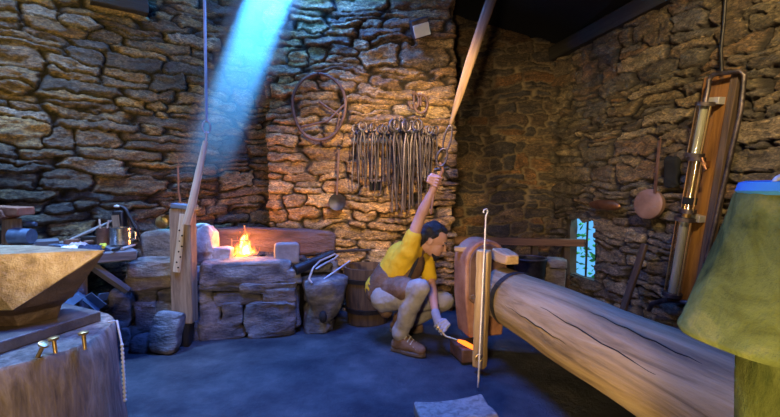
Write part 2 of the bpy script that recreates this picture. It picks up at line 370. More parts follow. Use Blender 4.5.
def wall(name, path, z1, zt, mat, seed, mw=.34, mh=.12, res=.0105, hole=None, slope=0.0, z0=-.05, rel=.6):
    """masonry along a ground path (room on the right-hand side of travel), relief to z1, plain above to zt"""
    pts = [V((p[0], p[1])) for p in path]; us = []; pos = []; nor = []; L = 0
    segn = []
    for i in range(len(pts) - 1):
        d = (pts[i + 1] - pts[i]).normalized(); segn.append(V((d.y, -d.x)))
    for i in range(len(pts) - 1):
        l = (pts[i + 1] - pts[i]).length; k = max(2, int(l / res))
        for j in range(k + (1 if i == len(pts) - 2 else 0)):
            t = j / k; us.append(L + t * l); pos.append(pts[i].lerp(pts[i + 1], t))
            n = segn[i]
            if j == 0 and i > 0: n = (segn[i] + segn[i - 1]).normalized()
            nor.append(n)
        L += l
    u = np.array(us); v = np.arange(z0, z1, res); H, R1, J = stones(u, v, seed, mw, mh, slope, rel)
    v = np.append(v, zt); H = np.vstack([H, H[-1:]]); R1 = np.vstack([R1, R1[-1:]]); J = np.vstack([J, J[-1:]])
    px = np.array([p.x for p in pos]); py = np.array([p.y for p in pos]); nx = np.array([n.x for n in nor]); ny = np.array([n.y for n in nor])
    X = px[None] + nx[None] * H; Y = py[None] + ny[None] * H; Z = np.repeat(v[:, None], len(u), 1) + np.zeros_like(H)
    nv, nu = H.shape; co = np.stack([X, Y, Z], -1).reshape(-1, 3)
    ii = np.arange(nv - 1)[:, None] * nu + np.arange(nu - 1)[None]; fa = np.stack([ii, ii + 1, ii + nu + 1, ii + nu], -1).reshape(-1, 4)
    if hole is not None:
        cu = (u[:-1] + u[1:]) / 2; cv = (v[:-1] + v[1:]) / 2; UU, VV = np.meshgrid(cu, cv); keep = ~hole(UU, VV); fa = fa[keep.ravel()]
    me = bpy.data.meshes.new(name); me.vertices.add(len(co)); me.vertices.foreach_set('co', co.ravel().astype(np.float32))
    me.loops.add(len(fa) * 4); me.loops.foreach_set('vertex_index', fa.ravel().astype(np.int32))
    me.polygons.add(len(fa)); me.polygons.foreach_set('loop_start', (np.arange(len(fa)) * 4).astype(np.int32))
    me.update(calc_edges=True); me.validate()
    at = me.attributes.new('stone', 'FLOAT_COLOR', 'POINT')
    col = np.stack([R1, R1 * 0, J, np.ones_like(J)], -1).reshape(-1).astype(np.float32); at.data.foreach_set('color', col)
    me.polygons.foreach_set('use_smooth', [True] * len(me.polygons)); me.materials.append(mat)
    o = bpy.data.objects.new(name, me); C.objects.link(o); return o

# ------------------------------------------------------------------ the room
LDIR = V((.764, .645)); LP = V((-1.4, 4.7)); LN = V((LDIR.y, -LDIR.x, 0))      # left wall
RDIR = V((.21, -1)).normalized(); RP = V((2.01, 5.3)); RN = V((RDIR.y, -RDIR.x, 0))  # right wall, normal into room
def onL(t): q = LP + LDIR * t; return (q.x, q.y)
def onR(t): q = RP + RDIR * t; return (q.x, q.y)
PIER_Y = 4.4
def LW(px, py, off=0): return hit(px, py, V((LP.x, LP.y, 0)) + LN * off, LN)
def RW(px, py, off=0): return hit(px, py, V((RP.x, RP.y, 0)) + RN * off, RN)
def PW(px, py, off=0): return P(px, py, PIER_Y - off)
roofz = lambda x: 2.97 + .28 * max(0, 2.05 - x)

struct(wall('wall_left', [onL(-3.2), onL(.32)], 3.3, 4.7, M['wall_left'], 11, mw=.34, mh=.105, rel=.5), 'ochre and grey rubble stone wall behind the workbench and forge')
struct(wall('wall_chimney', [(-1.207, 4.95), (-1.207, PIER_Y), (.62, PIER_Y), (.62, 5.4)], 3.5, 4.7, M['wall_pier'], 23, mw=.38, mh=.118), 'golden stone chimney breast hung with tongs behind the crouching man')
struct(wall('wall_back', [(.5, 5.3), (2.06, 5.3)], 3.25, 4.7, M['wall_back'], 37, mw=.25, mh=.10), 'dark rubble wall in the recess beside the chimney')
# window gap in the right wall
WC = [RW(*q) for q in ((572, 240), (600, 278), (586, 222), (571, 262))]
wu = lambda p: (V((p.x, p.y)) - RP).dot(RDIR)
u0, u1 = wu(RW(570, 250)), wu(RW(601, 250)); wz0, wz1 = RW(585, 278).z, RW(585, 220).z
def whole(U, W):
    jag = .05 * vnoise(W * 9, W * 0 + 3, 5) ; jag2 = .05 * vnoise(W * 8, W * 0 + 9, 6)
    return (U > u0 + .02 + jag) & (U < u1 - .01 + jag2) & (W > wz0) & (W < wz1 + .06 * vnoise(U * 11, U * 0, 8))
struct(wall('wall_right', [onR(-.05), onR(4.3)], 2.86, 3.2, M['wall_right'], 51, mw=.30, mh=.10, rel=.62, hole=whole), 'brown rubble wall with glass gauge and rusty pan')
def plainwall(name, a, b, z, lab):
    m = MB(); a = V((a[0], a[1], 0)); b = V((b[0], b[1], 0)); n = V(((b - a).y, -(b - a).x, 0)).normalized() * .3
    vs = [a, b, b - n, a - n]; vs = vs + [q + V((0, 0, z)) for q in vs]
    m.add(vs, [(0, 1, 5, 4), (1, 2, 6, 5), (2, 3, 7, 6), (3, 0, 4, 7), (4, 5, 6, 7)]); struct(m.build(name, M['plain'], smooth=False), lab)
e4 = onR(4.3); plainwall('wall_right_rear', e4, (3.6, -2.6), 3.2, 'plain stone wall running on behind the viewer')
plainwall('wall_rear', (3.6, -2.6), (-4.4, -2.6), 4.7, 'plain stone wall at the rear of the smithy')
plainwall('wall_left_rear', (-4.4, -2.6), onL(-3.2), 4.7, 'plain stone wall behind the anvil')

# floor, a trodden earth surface
nx_, ny_ = 170, 190
gx = np.linspace(-4.4, 3.7, nx_); gy = np.linspace(-2.6, 5.6, ny_); GX, GY = np.meshgrid(gx, gy)
GZ = .022 * fbm(GX * 1.3, GY * 1.3, 3, 4) - .012 + .006 * fbm(GX * 9, GY * 9, 8, 3)
ridge = np.exp(-((GY - (3.05 + .10 * np.sin(GX * 2 + 1))) / .10) ** 2) * (GX > -2.1) * (GX < -.2); GZ += .018 * ridge
GZ = np.minimum(GZ, .012)
mf = MB(); mf.add([V(t) for t in zip(GX.ravel(), GY.ravel(), GZ.ravel())], [(j * nx_ + i, j * nx_ + i + 1, (j + 1) * nx_ + i + 1, (j + 1) * nx_ + i) for j in range(ny_ - 1) for i in range(nx_ - 1)])
struct(mf.build('floor', M['floor'], loc=(0, 0, 0)), 'dark packed earth floor of the smithy', 'floor')

# roof boards with a smoke hole over the forge and a roof light over the hammer
def beamx(z): return -1.035 + .394 * (z - 3.0)
BZ = roofz(-.8); HX = beamx(BZ)
holes = [(HX - .16, HX + .16, 3.78, 4.0), (-1.0, .3, 1.8, 3.1), (-2.9, -2.0, 2.2, 3.1)]  # last opening added to hold the bench fill light
xs = sorted({-4.8, 2.05, 3.8} | {h[0] for h in holes} | {h[1] for h in holes}); ys = sorted({-2.9, 5.7} | {h[2] for h in holes} | {h[3] for h in holes})
mr = MB()
for i in range(len(xs) - 1):
    for j in range(len(ys) - 1):
        cx, cy = (xs[i] + xs[i + 1]) / 2, (ys[j] + ys[j + 1]) / 2
        if any(h[0] < cx < h[1] and h[2] < cy < h[3] for h in holes): continue
        q = [(x, y, roofz(x) + dz) for dz in (0, .05) for (x, y) in ((xs[i], ys[j]), (xs[i + 1], ys[j]), (xs[i + 1], ys[j + 1]), (xs[i], ys[j + 1]))]
        mr.add(q, [(0, 3, 2, 1), (4, 5, 6, 7), (0, 1, 5, 4), (1, 2, 6, 5), (2, 3, 7, 6), (3, 0, 4, 7)])
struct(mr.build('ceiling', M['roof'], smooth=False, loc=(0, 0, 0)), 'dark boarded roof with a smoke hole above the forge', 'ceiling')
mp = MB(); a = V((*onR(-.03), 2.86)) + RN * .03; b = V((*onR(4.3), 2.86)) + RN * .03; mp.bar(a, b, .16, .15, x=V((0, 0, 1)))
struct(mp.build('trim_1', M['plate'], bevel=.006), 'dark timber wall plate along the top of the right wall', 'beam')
mp = MB(); a, b = LW(90, -6, .06), LW(147, 7, .06); mp.bar(a, b, .16, .14, x=V((0, 0, 1)), n=(1, 1, 4), rough=.006); struct(mp.build('trim_2', M['charred'], bevel=.008), 'short black bar standing for a dark hole in the top of the left wall', 'beam')  # black bar put in place of a dark hole in the wall
# window reveal, sill and the planting outside
wr = MB()
pa = [V((*onR(u0), 0)), V((*onR(u1), 0))]; back = -RN * .08
for (q0, q1) in (((u0, wz0), (u1, wz0)), ((u0, wz1), (u1, wz1)), ((u0, wz0), (u0, wz1)), ((u1, wz0), (u1, wz1))):
    A_ = V((*onR(q0[0]), q0[1])); B_ = V((*onR(q1[0]), q1[1])); d_ = (B_ - A_).normalized()
    outw = d_.cross(RN); cc = V((*onR((u0 + u1) / 2), (wz0 + wz1) / 2))
    if outw.dot((A_ + B_) / 2 - cc) < 0: outw = -outw
    wr.box((A_ + B_) / 2 + outw * .06 - RN * .045, (.12, .09, (B_ - A_).length + .2), frame(d_, outw), rough=.012, n=(2, 4, 8), seed=3)
struct(wr.build('window_1', M['plain'], loc=(0, 0, 0)), 'small ragged window gap with blue and green light behind the log', 'window')
wb = MB(); cb = lambda t, z, o: V((*onR(u0 + (u1 - u0) * t), z)) - RN * o
wb.tube([cb(.42, wz0, .05), cb(.45, wz1, .05)], .012, 8); wb.tube([cb(.75, wz0, .05), cb(.72, wz1, .05)], .011, 8)
bo = wb.build('bar', M['darkiron'], loc=(0, 0, 0)); bo.parent = bpy.data.objects['window_1']
lf = MB(); rl = random.Random(4)
for i in range(420):
    t, zz = rl.uniform(-2.0, .95), rl.uniform(wz0 - .5, wz1 + .4); o_ = rl.uniform(.10, .36); c_ = cb(t, zz, o_); s_ = rl.uniform(.025, .055)
    R_ = frame(V((rl.uniform(-1, 1), rl.uniform(-1, 1), rl.uniform(-1, 1)))); 
    lf.add([c_ + R_ @ V(q) * s_ for q in ((-1, 0, 0), (-.3, .45, .1), (1, 0, .25), (-.3, -.45, .1), (.1, 0, -.12))], [(0, 4, 1), (1, 4, 2), (2, 4, 3), (3, 4, 0)])
tag(lf.build('foliage', M['leaf'], smooth=False), 'bright green leaves outside the small window gap', 'leaves', kind='stuff')

# ------------------------------------------------------------------ forge hearth
F0, F1 = V((-2.14, 3.35, 0)), V((-.40, 3.78, 0)); FD = (F1 - F0).normalized(); FN = V((FD.y, -FD.x, 0)); HZ = .58
def FW(px, py, off=0): return hit(px, py, F0 + FN * off, FN)
FR = frame(V((0, 0, 1)), FD)                                  # columns: along front, into wall, up
forge = thing('stone_forge', 'low rubble stone forge hearth with a fire burning on top', 'forge', (-1.2, 3.9, 0))
def frock(mb, x0, y0, x1, y1, depth, proud=0, seed=1, e=.4, noise=.016, tilt=0, freq=7):
    a, b = FW(x0, y0, proud), FW(x1, y1, proud); c = (a + b) / 2 - FN * depth / 2
    R = FR @ Matrix.Rotation(tilt, 3, 'Y')
    mb.rock(c, (abs((b - a).dot(FD)) - .004, depth, abs(b.z - a.z) - .004), R, seed, e, noise, freq)
core = MB(); RP1 = V((-.74, 4.24, 0)); pts4 = [F0 - FN * .12 + FD * .12, F1 - FN * .12 - FD * .41, RP1, V((-1.18, 4.25, 0)), V((-1.55, 4.32, 0)), V((-2.08, 3.89, 0))]
core.add([q + V((0, 0, z)) for z in (0, HZ - .05) for q in pts4], [tuple(range(6))[::-1], tuple(range(6, 12))] + [(i, (i + 1) % 6, 6 + (i + 1) % 6, 6 + i) for i in range(6)])
core.build('core', M['coal'], forge, smooth=False)
mas = MB(); sd = 1
for (x0, y0, x1, y1, d, p) in [(243, 302, 297, 338, .22, .05), (220, 303, 244, 326, .2, .02), (197, 303, 221, 324, .2, .01), (197, 323, 246, 341, .22, .02), (120, 290, 137, 306, .2, .01),
        (108, 292, 130, 330, .2, .03), (134, 303, 156, 331, .2, .03), (154, 300, 175, 326, .2, .01), (135, 289, 158, 304, .2, .0), (157, 290, 176, 302, .2, .0), (128, 326, 152, 343, .2, .02),
        (170, 322, 200, 345, .2, .01), (112, 328, 130, 346, .2, .02), (196, 290, 214, 304, .2, .0), (212, 294, 262, 304, .2, .01), (262, 291, 296, 303, .22, .03), (197, 283, 240, 292, .22, .02), (238, 284, 298, 291, .22, .03), (286, 288, 300, 330, .16, -.02)]:
    sd += 1; frock(mas, x0, y0, x1, y1, d, p, sd, e=.30, noise=.026)
mas.rock((-.62, 4.15, .27), (.24, .2, .56), None, 77, .35, .02); mas.build('masonry', M['forge'], forge, angle=60)
for (x0, y0, x1, y1, d, p, m) in [(197, 263, 292, 285, .30, .03, 'forge'), (124, 263, 176, 277, .3, .05, 'forge2'), (122, 276, 172, 291, .28, .03, 'forge2'), (284, 270, 301, 284, .2, .02, 'forge'), (262, 291, 296, 303, .24, .05, 'forge2')]:
    sd += 1; q = MB(); frock(q, x0, y0, x1, y1, d, p, sd, e=.26, noise=.018); q.build('slab', M[m], forge, angle=60)
top = MB()
for (x0, y0, w, l, rz) in [(-1.9, 3.7, .5, .4, .4), (-1.42, 4.0, .6, .45, .25), (-.85, 4.0, .6, .4, .2), (-1.05, 3.85, .5, .3, .25), (-1.5, 3.7, .5, .34, .25)]:
    sd += 1; top.rock((x0, y0, HZ - .055), (w, l, .09), Matrix.Rotation(rz, 3, 'Z'), sd, .35, .012)
top.build('hearth_top', M['forge'], forge, angle=60)
bs = MB(); a, b = P(208, 252, 4.18), P(336, 230, 4.18); bs.rock(((a + b) / 2).to_tuple(), (b.x - a.x, .13, b.z - a.z + .03), Matrix.Rotation(.03, 3, 'Y'), 88, .35, .02); bs.build('back_stone', M['redstone'], forge, angle=60)

q = MB(); c = P(245, 262, 3.92); rr = random.Random(3)
for i in range(95):
    a = rr.uniform(0, 2 * PI); r = rr.uniform(0, 1) ** .5
    x, y = c.x + .12 + math.cos(a) * r * .42, c.y + .04 + math.sin(a) * r * .22
    s = rr.uniform(.018, .04); q.rock((x, y, HZ + .012 + (1 - r) * .05), (s * 2, s * 1.6, s * 1.4), frame(V((rr.uniform(-1, 1), 0, 1))), i, .7, .006, 20, n=10)
tag(q.build('charcoal', M['coal']), 'black charcoal heaped around the fire on the forge', 'charcoal', kind='stuff')

# fire: a volume of flame with glowing embers
def flamemat():
    m, nt, out = newmat('flame'); L = nt.links
    tc = nt.nodes.new('ShaderNodeTexCoord'); mp = N(nt, 'ShaderNodeMapping'); mp.inputs['Scale'].default_value = (1, 1, .45)
    L.new(tc.outputs['Object'], mp.inputs['Vector'])
    nz = N(nt, 'ShaderNodeTexNoise', Scale=26.0, Detail=3.0); L.new(mp.outputs[0], nz.inputs['Vector'])
    se = nt.nodes.new('ShaderNodeSeparateXYZ'); L.new(tc.outputs['Object'], se.inputs[0])
    def mth(op, a, b=None, c=None):
        n = N(nt, 'ShaderNodeMath', operation=op)
        for i, t in enumerate((a, b, c)):
            if t is None: continue
            if isinstance(t, (int, float)): n.inputs[i].default_value = t
            else: L.new(t, n.inputs[i])
        return n.outputs[0]
    r2 = mth('ADD', mth('POWER', mth('ABSOLUTE', se.outputs['X']), 2.0), mth('POWER', mth('ABSOLUTE', se.outputs['Y']), 2.0))
    r = mth('SQRT', r2)
    h = mth('DIVIDE', se.outputs['Z'], .255)
    wid = mth('MULTIPLY_ADD', h, -.115, .150)                      # flame narrows upwards
    k = mth('SUBTRACT', 1.0, mth('DIVIDE', r, wid))
    k = mth('ADD', k, mth('MULTIPLY', mth('SUBTRACT', nz.outputs['Fac'], .5), mth('MULTIPLY_ADD', h, 3.4, .9)))
    k = mth('SUBTRACT', k, mth('MULTIPLY', mth('POWER', mth('MAXIMUM', h, 0.0), 2.0), .55))
    rp = ramp(nt, [(.05, (0, 0, 0)), (.3, (1, .10, .006)), (.6, (1, .30, .03)), (.9, (1, .72, .32))]); L.new(k, rp.inputs['Fac'])
    e = N(nt, 'ShaderNodeEmission'); L.new(rp.outputs['Color'], e.inputs['Color'])
    L.new(mth('MULTIPLY', mth('POWER', mth('MAXIMUM', k, 0.0), 1.7), 170.0), e.inputs['Strength'])
    L.new(e.outputs[0], out.inputs['Volume']); return m
fl = thing('fire', 'bright orange fire burning in the middle of the stone forge', 'fire', (c.x, c.y, HZ + .03))
q = MB(); q.lathe([(.13, 0), (.155, .05), (.15, .13), (.13, .20), (.09, .26), (.03, .30)], 20, (c.x, c.y, HZ + .03)); q.build('flame', flamemat(), fl)
q = MB()
for i in range(34):
    a = rr.uniform(0, 2 * PI); r = rr.uniform(0, .13); s = rr.uniform(.012, .024)
    q.rock((c.x + math.cos(a) * r, c.y + math.sin(a) * r * .8, HZ + .045 + (.1 - r) * .25), (s * 2, s * 2, s * 1.5), None, i, .7, .005, 20, n=10)
q.build('ember', M['ember'], fl)
FIRE = V((c.x, c.y, HZ + .16))
q = MB(); a = P(232, 264, 3.8); q.tube([(a.x, a.y, HZ), (a.x, a.y, HZ + .22)], .006, 8); q.tube([(a.x, a.y, HZ + .20), (a.x + .13, a.y + .04, HZ + .20)], .004, 6)
tag(q.build('fire_rod', M['rust']), 'thin upright iron rod beside the fire', 'rod')

def rockthing(name, label, cat, px0, py0, px1, py1, y, depth, mat, seed, e=.4, noise=.015, R=None, group=None, ground=None):
    a, b = P(px0, py0, y), P(px1, py1, y); c = (a + b) / 2; c.y += depth / 2; q = MB(); h = abs(a.z - b.z)
    if ground is not None: c.z = ground + h / 2
    q.rock(c, (abs(b.x - a.x), depth, h), R, seed, e, noise); return tag(q.build(name, M[mat], angle=60), label, cat, group)
rockthing('stone_block', 'pale squared stone block standing right of the fire', 'stone', 273, 268, 297, 247, 3.72, .13, 'paleblock', 31, .25, .006, Matrix.Rotation(.35, 3, 'Z'), ground=HZ + .004)
rockthing('stone', 'small pinkish stone just left of the fire', 'stone', 209, 266, 230, 249, 3.72, .11, 'pink', 32, .35, .012, ground=HZ + .004)
rockthing('stone', 'large rough pinkish rock behind the slotted post on the forge', 'stone', 184, 262, 212, 222, 3.72, .16, 'pink', 33, .45, .03, Matrix.Rotation(-.18, 3, 'Y'), ground=HZ + .004)
rockthing('stone_block', 'grey square block at the left end of the forge behind the post', 'stone', 139, 254, 180, 222, 3.62, .26, 'forge2', 34, .25, .012, ground=HZ + .03)
rockthing('stone_slab', 'upright stone slab leaning against the foot of the forge', 'stone', 149, 356, 177, 316, 3.20, .12, 'forge', 35, .35, .015, Matrix.Rotation(.12, 3, 'Y') @ Matrix.Rotation(-.2, 3, 'X'), ground=-.01)
rockthing('stone', 'small round boulder on the floor left of the leaning slab', 'stone', 126, 358, 148, 338, 3.2, .16, 'forge', 36, .8, .02, ground=-.03)
# gnarled block at the right of the hearth
q = MB(); a, b = P(297, 336, 3.62), P(338, 282, 3.62); w = b.x - a.x; h = b.z - a.z
prof = [(w * .44, -.01), (w * .47, h * .1), (w * .44, h * .25), (w * .45, h * .4), (w * .52, h * .55), (w * .54, h * .7), (w * .60, h * .85), (w * .58, h * .95), (w * .40, h * 1.0)]
q.tube([((a.x + b.x) / 2 + (-.03 if i < 3 else .02), 3.82, z) for i, (r, z) in enumerate(prof)], [r for r, z in prof], 40, rough=.38, seed=3)
gb = thing('gnarled_block', 'gnarled grey block with a knot hole at the right end of the forge', 'block', ((a.x + b.x) / 2, 3.82, 0)); q.build('block', M['forge'], gb, angle=70)
q = MB(); k = P(322, 318, 3.62); q.ball((k.x, 3.66, k.z), (.035, .03, .05), noise=.01, seed=2); q.build('knot', M['charred'], gb)

# tongs and bars lying across the gnarled block
tp = HZ + .10
q = MB(); a, b = P(295, 270, 3.66), P(333, 254, 3.90); q.tube([a, b], [.045, .04], 14); tag(q.build('pipe', M['darkiron']), 'short dark iron pipe lying at the right end of the forge', 'pipe')
q = MB(); q.bar((-.62, 4.1, HZ + .06), (-.18, 4.0, HZ + .09), .03, .02); q.bar((-.70, 4.0, HZ + .05), (-.30, 4.2, HZ + .07), .02, .02); tag(q.build('bar_stock', M['darkiron'], bevel=.002), 'dark iron bars lying behind the pipe on the forge', 'bars')
tg = thing('tongs', 'bright looped tongs lying over the pipe on the forge end', 'tongs', (-.5, 3.8, tp))
q = MB(); q.tube([P(311, 274, 3.62), P(313, 268, 3.64), P(320, 261, 3.72), P(329, 257, 3.80), P(335, 254, 3.86), P(338, 255.5, 3.86), P(334, 259, 3.80), P(324, 264, 3.70), P(316, 269, 3.64)], .0085, 8); q.build('rein', M['palesteel'], tg)
q = MB(); q.tube([P(311, 273, 3.62), P(309, 279, 3.60), P(312, 283, 3.59)], .009, 8); q.build('jaw', M['palesteel'], tg)
q = MB(); q.tube([P(324, 279, 3.58), P(350, 261, 3.78)], .0075, 8); tag(q.build('poker', M['palesteel']), 'thin grey poker leaning across the gnarled block', 'poker')

# quench tub behind the man
a, b = P(341, 306, 4.0), P(386, 306, 4.0); r = (b.x - a.x) / 2; cx = (a.x + b.x) / 2; h = P(360, 266, 4.0).z
tub = thing('quench_tub', 'dark wooden quench tub with iron hoops behind the crouching man', 'tub', (cx + .04, 4.01, 0))
q = MB(); q.lathe([(r * .88, 0), (r, h * .5), (r * 1.06, h), (r * .96, h), (r * .9, h * .6), (0, h * .55)], 26, (cx + .04, 4.01, 0)); q.build('staves', M['darkwood'], tub)
for z, k in ((.25, .955), (.78, 1.04)):
    q = MB(); q.lathe([(r * k + .004, h * z - .02), (r * k + .010, h * z - .02), (r * k + .016, h * z + .02), (r * k + .006, h * z + .02)], 26, (cx + .04, 4.01, 0)); q.build('hoop', M['darkiron'], tub)

# ------------------------------------------------------------------ bellows pole, post and pull rod
post = thing('slotted_post', 'square wooden post with iron cap and perforated strap before the forge', 'post', (-1.62, 3.36, 0))
yb = 3.38; a = P(184, 322, yb); b = P(184, 208, yb); pw = 21 / F * yb
q = MB(); q.box((a + b) / 2, (pw, .11, b.z - a.z), Matrix.Identity(3), n=(2, 2, 10), rough=.006, seed=2); q.build('shaft', M['oldwood'], post, bevel=.008)
q = MB(); q.box(((a.x), yb, a.z / 2 + .005), (pw * .55, .08, a.z + .02), frame((0, 0, 1)), taper=1.5, n=(2, 2, 3), rough=.012, seed=4); q.build('foot', M['charred'], post, bevel=.01)
q = MB(); q.box((b.x + .005, yb, b.z + .012), (pw * .98, .125, .04), Matrix.Rotation(.12, 3, 'Y'), n=(2, 2, 1), rough=.006); q.build('cap', M['blueiron'], post, bevel=.006)
q = MB(); s0, s1 = P(182.5, 214, yb - .065), P(176.5, 272, yb - .065); mid = P(180, 240, yb - .068)
q.tube([s0, mid, s1], [.022, .027, .03], 14, flat=.22, x=V((1, 0, 0))); st = q.build('strap', M['palewood'], post)
for i in range(8):
    q = MB(); t = i / 7; p = s0.lerp(s1, .28 + .64 * t); q.ball((p.x + .012 * math.sin(t * PI) + (.012 if i % 2 else -.008), p.y - .007, p.z), (.0075, .003, .0075), n=8); q.build('hole', M['black'], st)
q = MB(); t0 = P(178, 166, yb); q.tube([(b.x - .02, yb, b.z), t0 + V((0, 0, -.2)), t0], .007, 8); q.build('spike', M['rust'], post)

pull = thing('pull_pole', 'pale bellows pole hanging from a long iron rod in front of the forge', 'pole', (-1.5, 3.3, .9))
yp = 3.26
q = MB(); q.tube([P(204, -60, yp + .02), P(204.5, 0, yp), P(206.5, 121, yp)], .011, 10); q.build('rod', M['palesteel'], pull)
q = MB(); q.ring(P(206.5, 127, yp), frame((.6, -1, 0)), .028, .006, ry=.045); q.build('ring', M['palesteel'], pull)
q = MB(); q.tube([P(206.5, 131, yp), P(206, 140, yp), P(204, 150, yp)], .009, 8); q.build('hook', M['palesteel'], pull)
q = MB(); q.tube([P(205.5, 141, yp), P(199, 172, yp), P(192, 205, yp - .01), P(186.5, 224, yp - .01)], [.018, .026, .029, .030], 14, rough=.06, seed=5); q.build('pole', M['palewood'], pull)

# ------------------------------------------------------------------ chimney breast: hung things
def wheel():
    c = PW(319, 107, .105); t = thing('hanging_hoop', 'large rusty iron hoop hung on the chimney stones', 'hoop', c)
    R = Matrix(((1, 0, 0), (0, 0, -1), (0, 1, 0)))
    q = MB(); n = 40; q.tube([c + R @ V((.262 * math.cos(2 * PI * i / n) * (1 + .03 * math.sin(3 * 2 * PI * i / n)), .325 * math.sin(2 * PI * i / n), 0)) for i in range(n)], .016, 8, closed=True); q.build('rim', M['rustdark'], t)
    q = MB(); q.tube([c + R @ V((.0, .05, .0)), c + R @ V((.2, -.08, 0)), c + R @ V((.17, -.25, 0))], .011, 8)
    q.tube([c + R @ V((-.2, -.2, .0)), c + R @ V((.08, -.14, 0)), c + R @ V((.25, .02, 0))], .011, 8); q.build('stay', M['rustdark'], t)
    q = MB(); p = c + V((0, 0, .31)); q.tube([p + V((0, .14, .0)), p + V((0, -.04, .01))], .010, 8); q.build('nail', M['darkiron'], t)
wheel()
# rail with tongs
ra, rb = PW(354, 137, .125), PW(437, 139, .125)
rail = thing('tool_rail', 'iron rail carrying a row of tongs on the chimney breast', 'rail', (ra + rb) / 2)
q = MB(); q.tube([ra, rb], .010, 8); q.build('bar', M['darkiron'], rail)
for t in (.03, .5, .97):
    q = MB(); p = ra.lerp(rb, t); q.tube([p, p + V((0, .16, -.01))], .009, 8); q.build('bracket', M['darkiron'], rail)
def make_tongs(label, loc):
    t = thing('hanging_tongs', label, 'tongs', loc, 'tongs hung in a row on the chimney breast')
    o = V(loc)
    for s in (-1, 1):
        q = MB(); q.tube([o + V((s * .004, s * .006, .04)), o + V((s * .016, s * .006, -.06)), o + V((s * .020, s * .005, -.25)), o + V((s * .026, s * .005, -.42)), o + V((s * .024, s * .005, -.58))], [.007, .007, .007, .006, .005], 7)
        q.build('rein', M['iron'], t)
        q = MB(); q.tube([o + V((-s * .002, -s * .006, .03)), o + V((-s * .028, -s * .004, .065)), o + V((-s * .026, 0, .11)), o + V((-s * .006, 0, .135))], [.010, .009, .008, .006], 7); q.build('jaw', M['iron'], t)
    q = MB(); q.tube([o + V((0, -.018, .035)), o + V((0, .018, .035))], .012, 8); q.build('rivet', M['darkiron'], t)
    return t
rt = random.Random(12); nT = 23
where = ['first from the left', 'second from the left', 'third from the left', 'fourth from the left', 'fifth from the left', 'sixth from the left', 'seventh from the left', 'eighth from the left', 'ninth from the left', 'tenth from the left', 'eleventh from the left', 'middle one', 'eleventh from the right', 'tenth from the right', 'ninth from the right', 'eighth from the right', 'seventh from the right', 'sixth from the right', 'fifth from the right', 'fourth from the right', 'third from the right', 'second from the right', 'first from the right']
t0 = None
for i in range(nT):
    p = ra.lerp(rb, (i + .6) / (nT + .3)) + V((0, -.028 - .050 * (i % 3), rt.uniform(-.01, .02)))
    long_ = 11 <= i <= 17
    s = rt.uniform(1.15, 1.3) if long_ else rt.uniform(.72, .95)
    lab = f'{"long" if long_ else "short"} rusty tongs hanging on the chimney rail, {where[i]} in the row'
    if t0 is None: t0 = make_tongs(lab, p); t0.scale = (s * 1.45, s * 1.3, s); t0.rotation_euler = (0, rt.uniform(-.05, .05), 0)
    else: dup(t0, p, (0, rt.uniform(-.09, .09), rt.uniform(-.9, .9)), (s * 1.45, s * 1.3, s), lab)
# black box stands in for the shade of a niche under the tongs
nc = PW(376, 183, .06)
nb = thing('niche_box', 'black box standing for a dark niche, with a pale tray lip, under the hung tongs', 'box', nc)
q = MB(); q.box(nc + V((0, .02, -.03)), (.13, .10, .09)); q.build('body', M['black'], nb, bevel=.005)
q = MB(); q.box(nc + V((0, -.035, .02)), (.14, .02, .016)); q.build('lip', M['iron'], nb, bevel=.003)
# ladle hung left of the tongs
lc = PW(337, 202, .115); lt = PW(339, 150, .10)
ld = thing('skimmer', 'round blackened skimmer with long handle hung left of the tongs', 'skimmer', lc)
q = MB(); R = frame((0, -1, .1)); q.lathe([(0, -.02), (.05, -.016), (.078, -.004), (.084, .006), (.074, .004), (.048, -.008), (0, -.012)], 24, lc, R); q.build('pan', M['darkiron'], ld)
q = MB(); q.bar(lc + V((0, -.004, .07)), lt, .02, .009, x=V((1, 0, 0))); q.build('handle', M['rustdark'], ld, bevel=.002)
q = MB(); q.ring(lt + V((0, 0, .025)), frame((0, 1, 0)), .022, .005); q.tube([lt + V((0, .15, .045)), lt + V((0, -.03, .047))], .007, 8); q.build('hanging_ring', M['darkiron'], ld)
# bunch of hooks / shackles
for k, (px, py) in enumerate(((414, 101), (421, 104))):
    hc = PW(px, py, .10 + .03 * k); h = thing('shackle', ['small rusty shackle hung on the chimney, left of the pair', 'larger rusty shackle hung on the chimney, right of the pair'][k], 'shackle', hc, 'pair of shackles on the chimney')
    q = MB(); q.tube([hc + V((.05 * math.cos(a) * (1 + .3 * k), 0, .075 * math.sin(a) * (1 + .2 * k))) for a in [PI * .62 - 2 * PI * i / 20 * .9 for i in range(19)]], .013, 8); q.build('bow', M['rustdark'], h)
    q = MB(); q.tube([hc + V((0, .17, .085)), hc + V((0, -.02, .088))], .010, 8); q.tube([hc + V((0, 0, .09)), hc + V((0, 0, -.02))], .011, 8); q.build('pin', M['rustdark'], h)
# pale block on a ledge high on the chimney
bc = PW(420, 28, .16); fb = thing('mounted_lamp', 'small box-shaped lamp with a white front high on the chimney', 'lamp', bc)
R = Matrix.Rotation(-.28, 3, 'Y') @ Matrix.Rotation(.42, 3, 'X')
q = MB(); q.box(bc, (.17, .15, .17), R); q.build('housing', M['iron'], fb, bevel=.008)
q = MB(); q.box(bc + R @ V((0, -.078, -.015)), (.155, .012, .115), R); q.build('front', M['whitecloth'], fb, bevel=.004)
q = MB(); q.tube([bc + V((0, .05, -.02)), bc + V((0, .24, -.06))], .012, 8); q.build('bracket', M['darkiron'], fb)

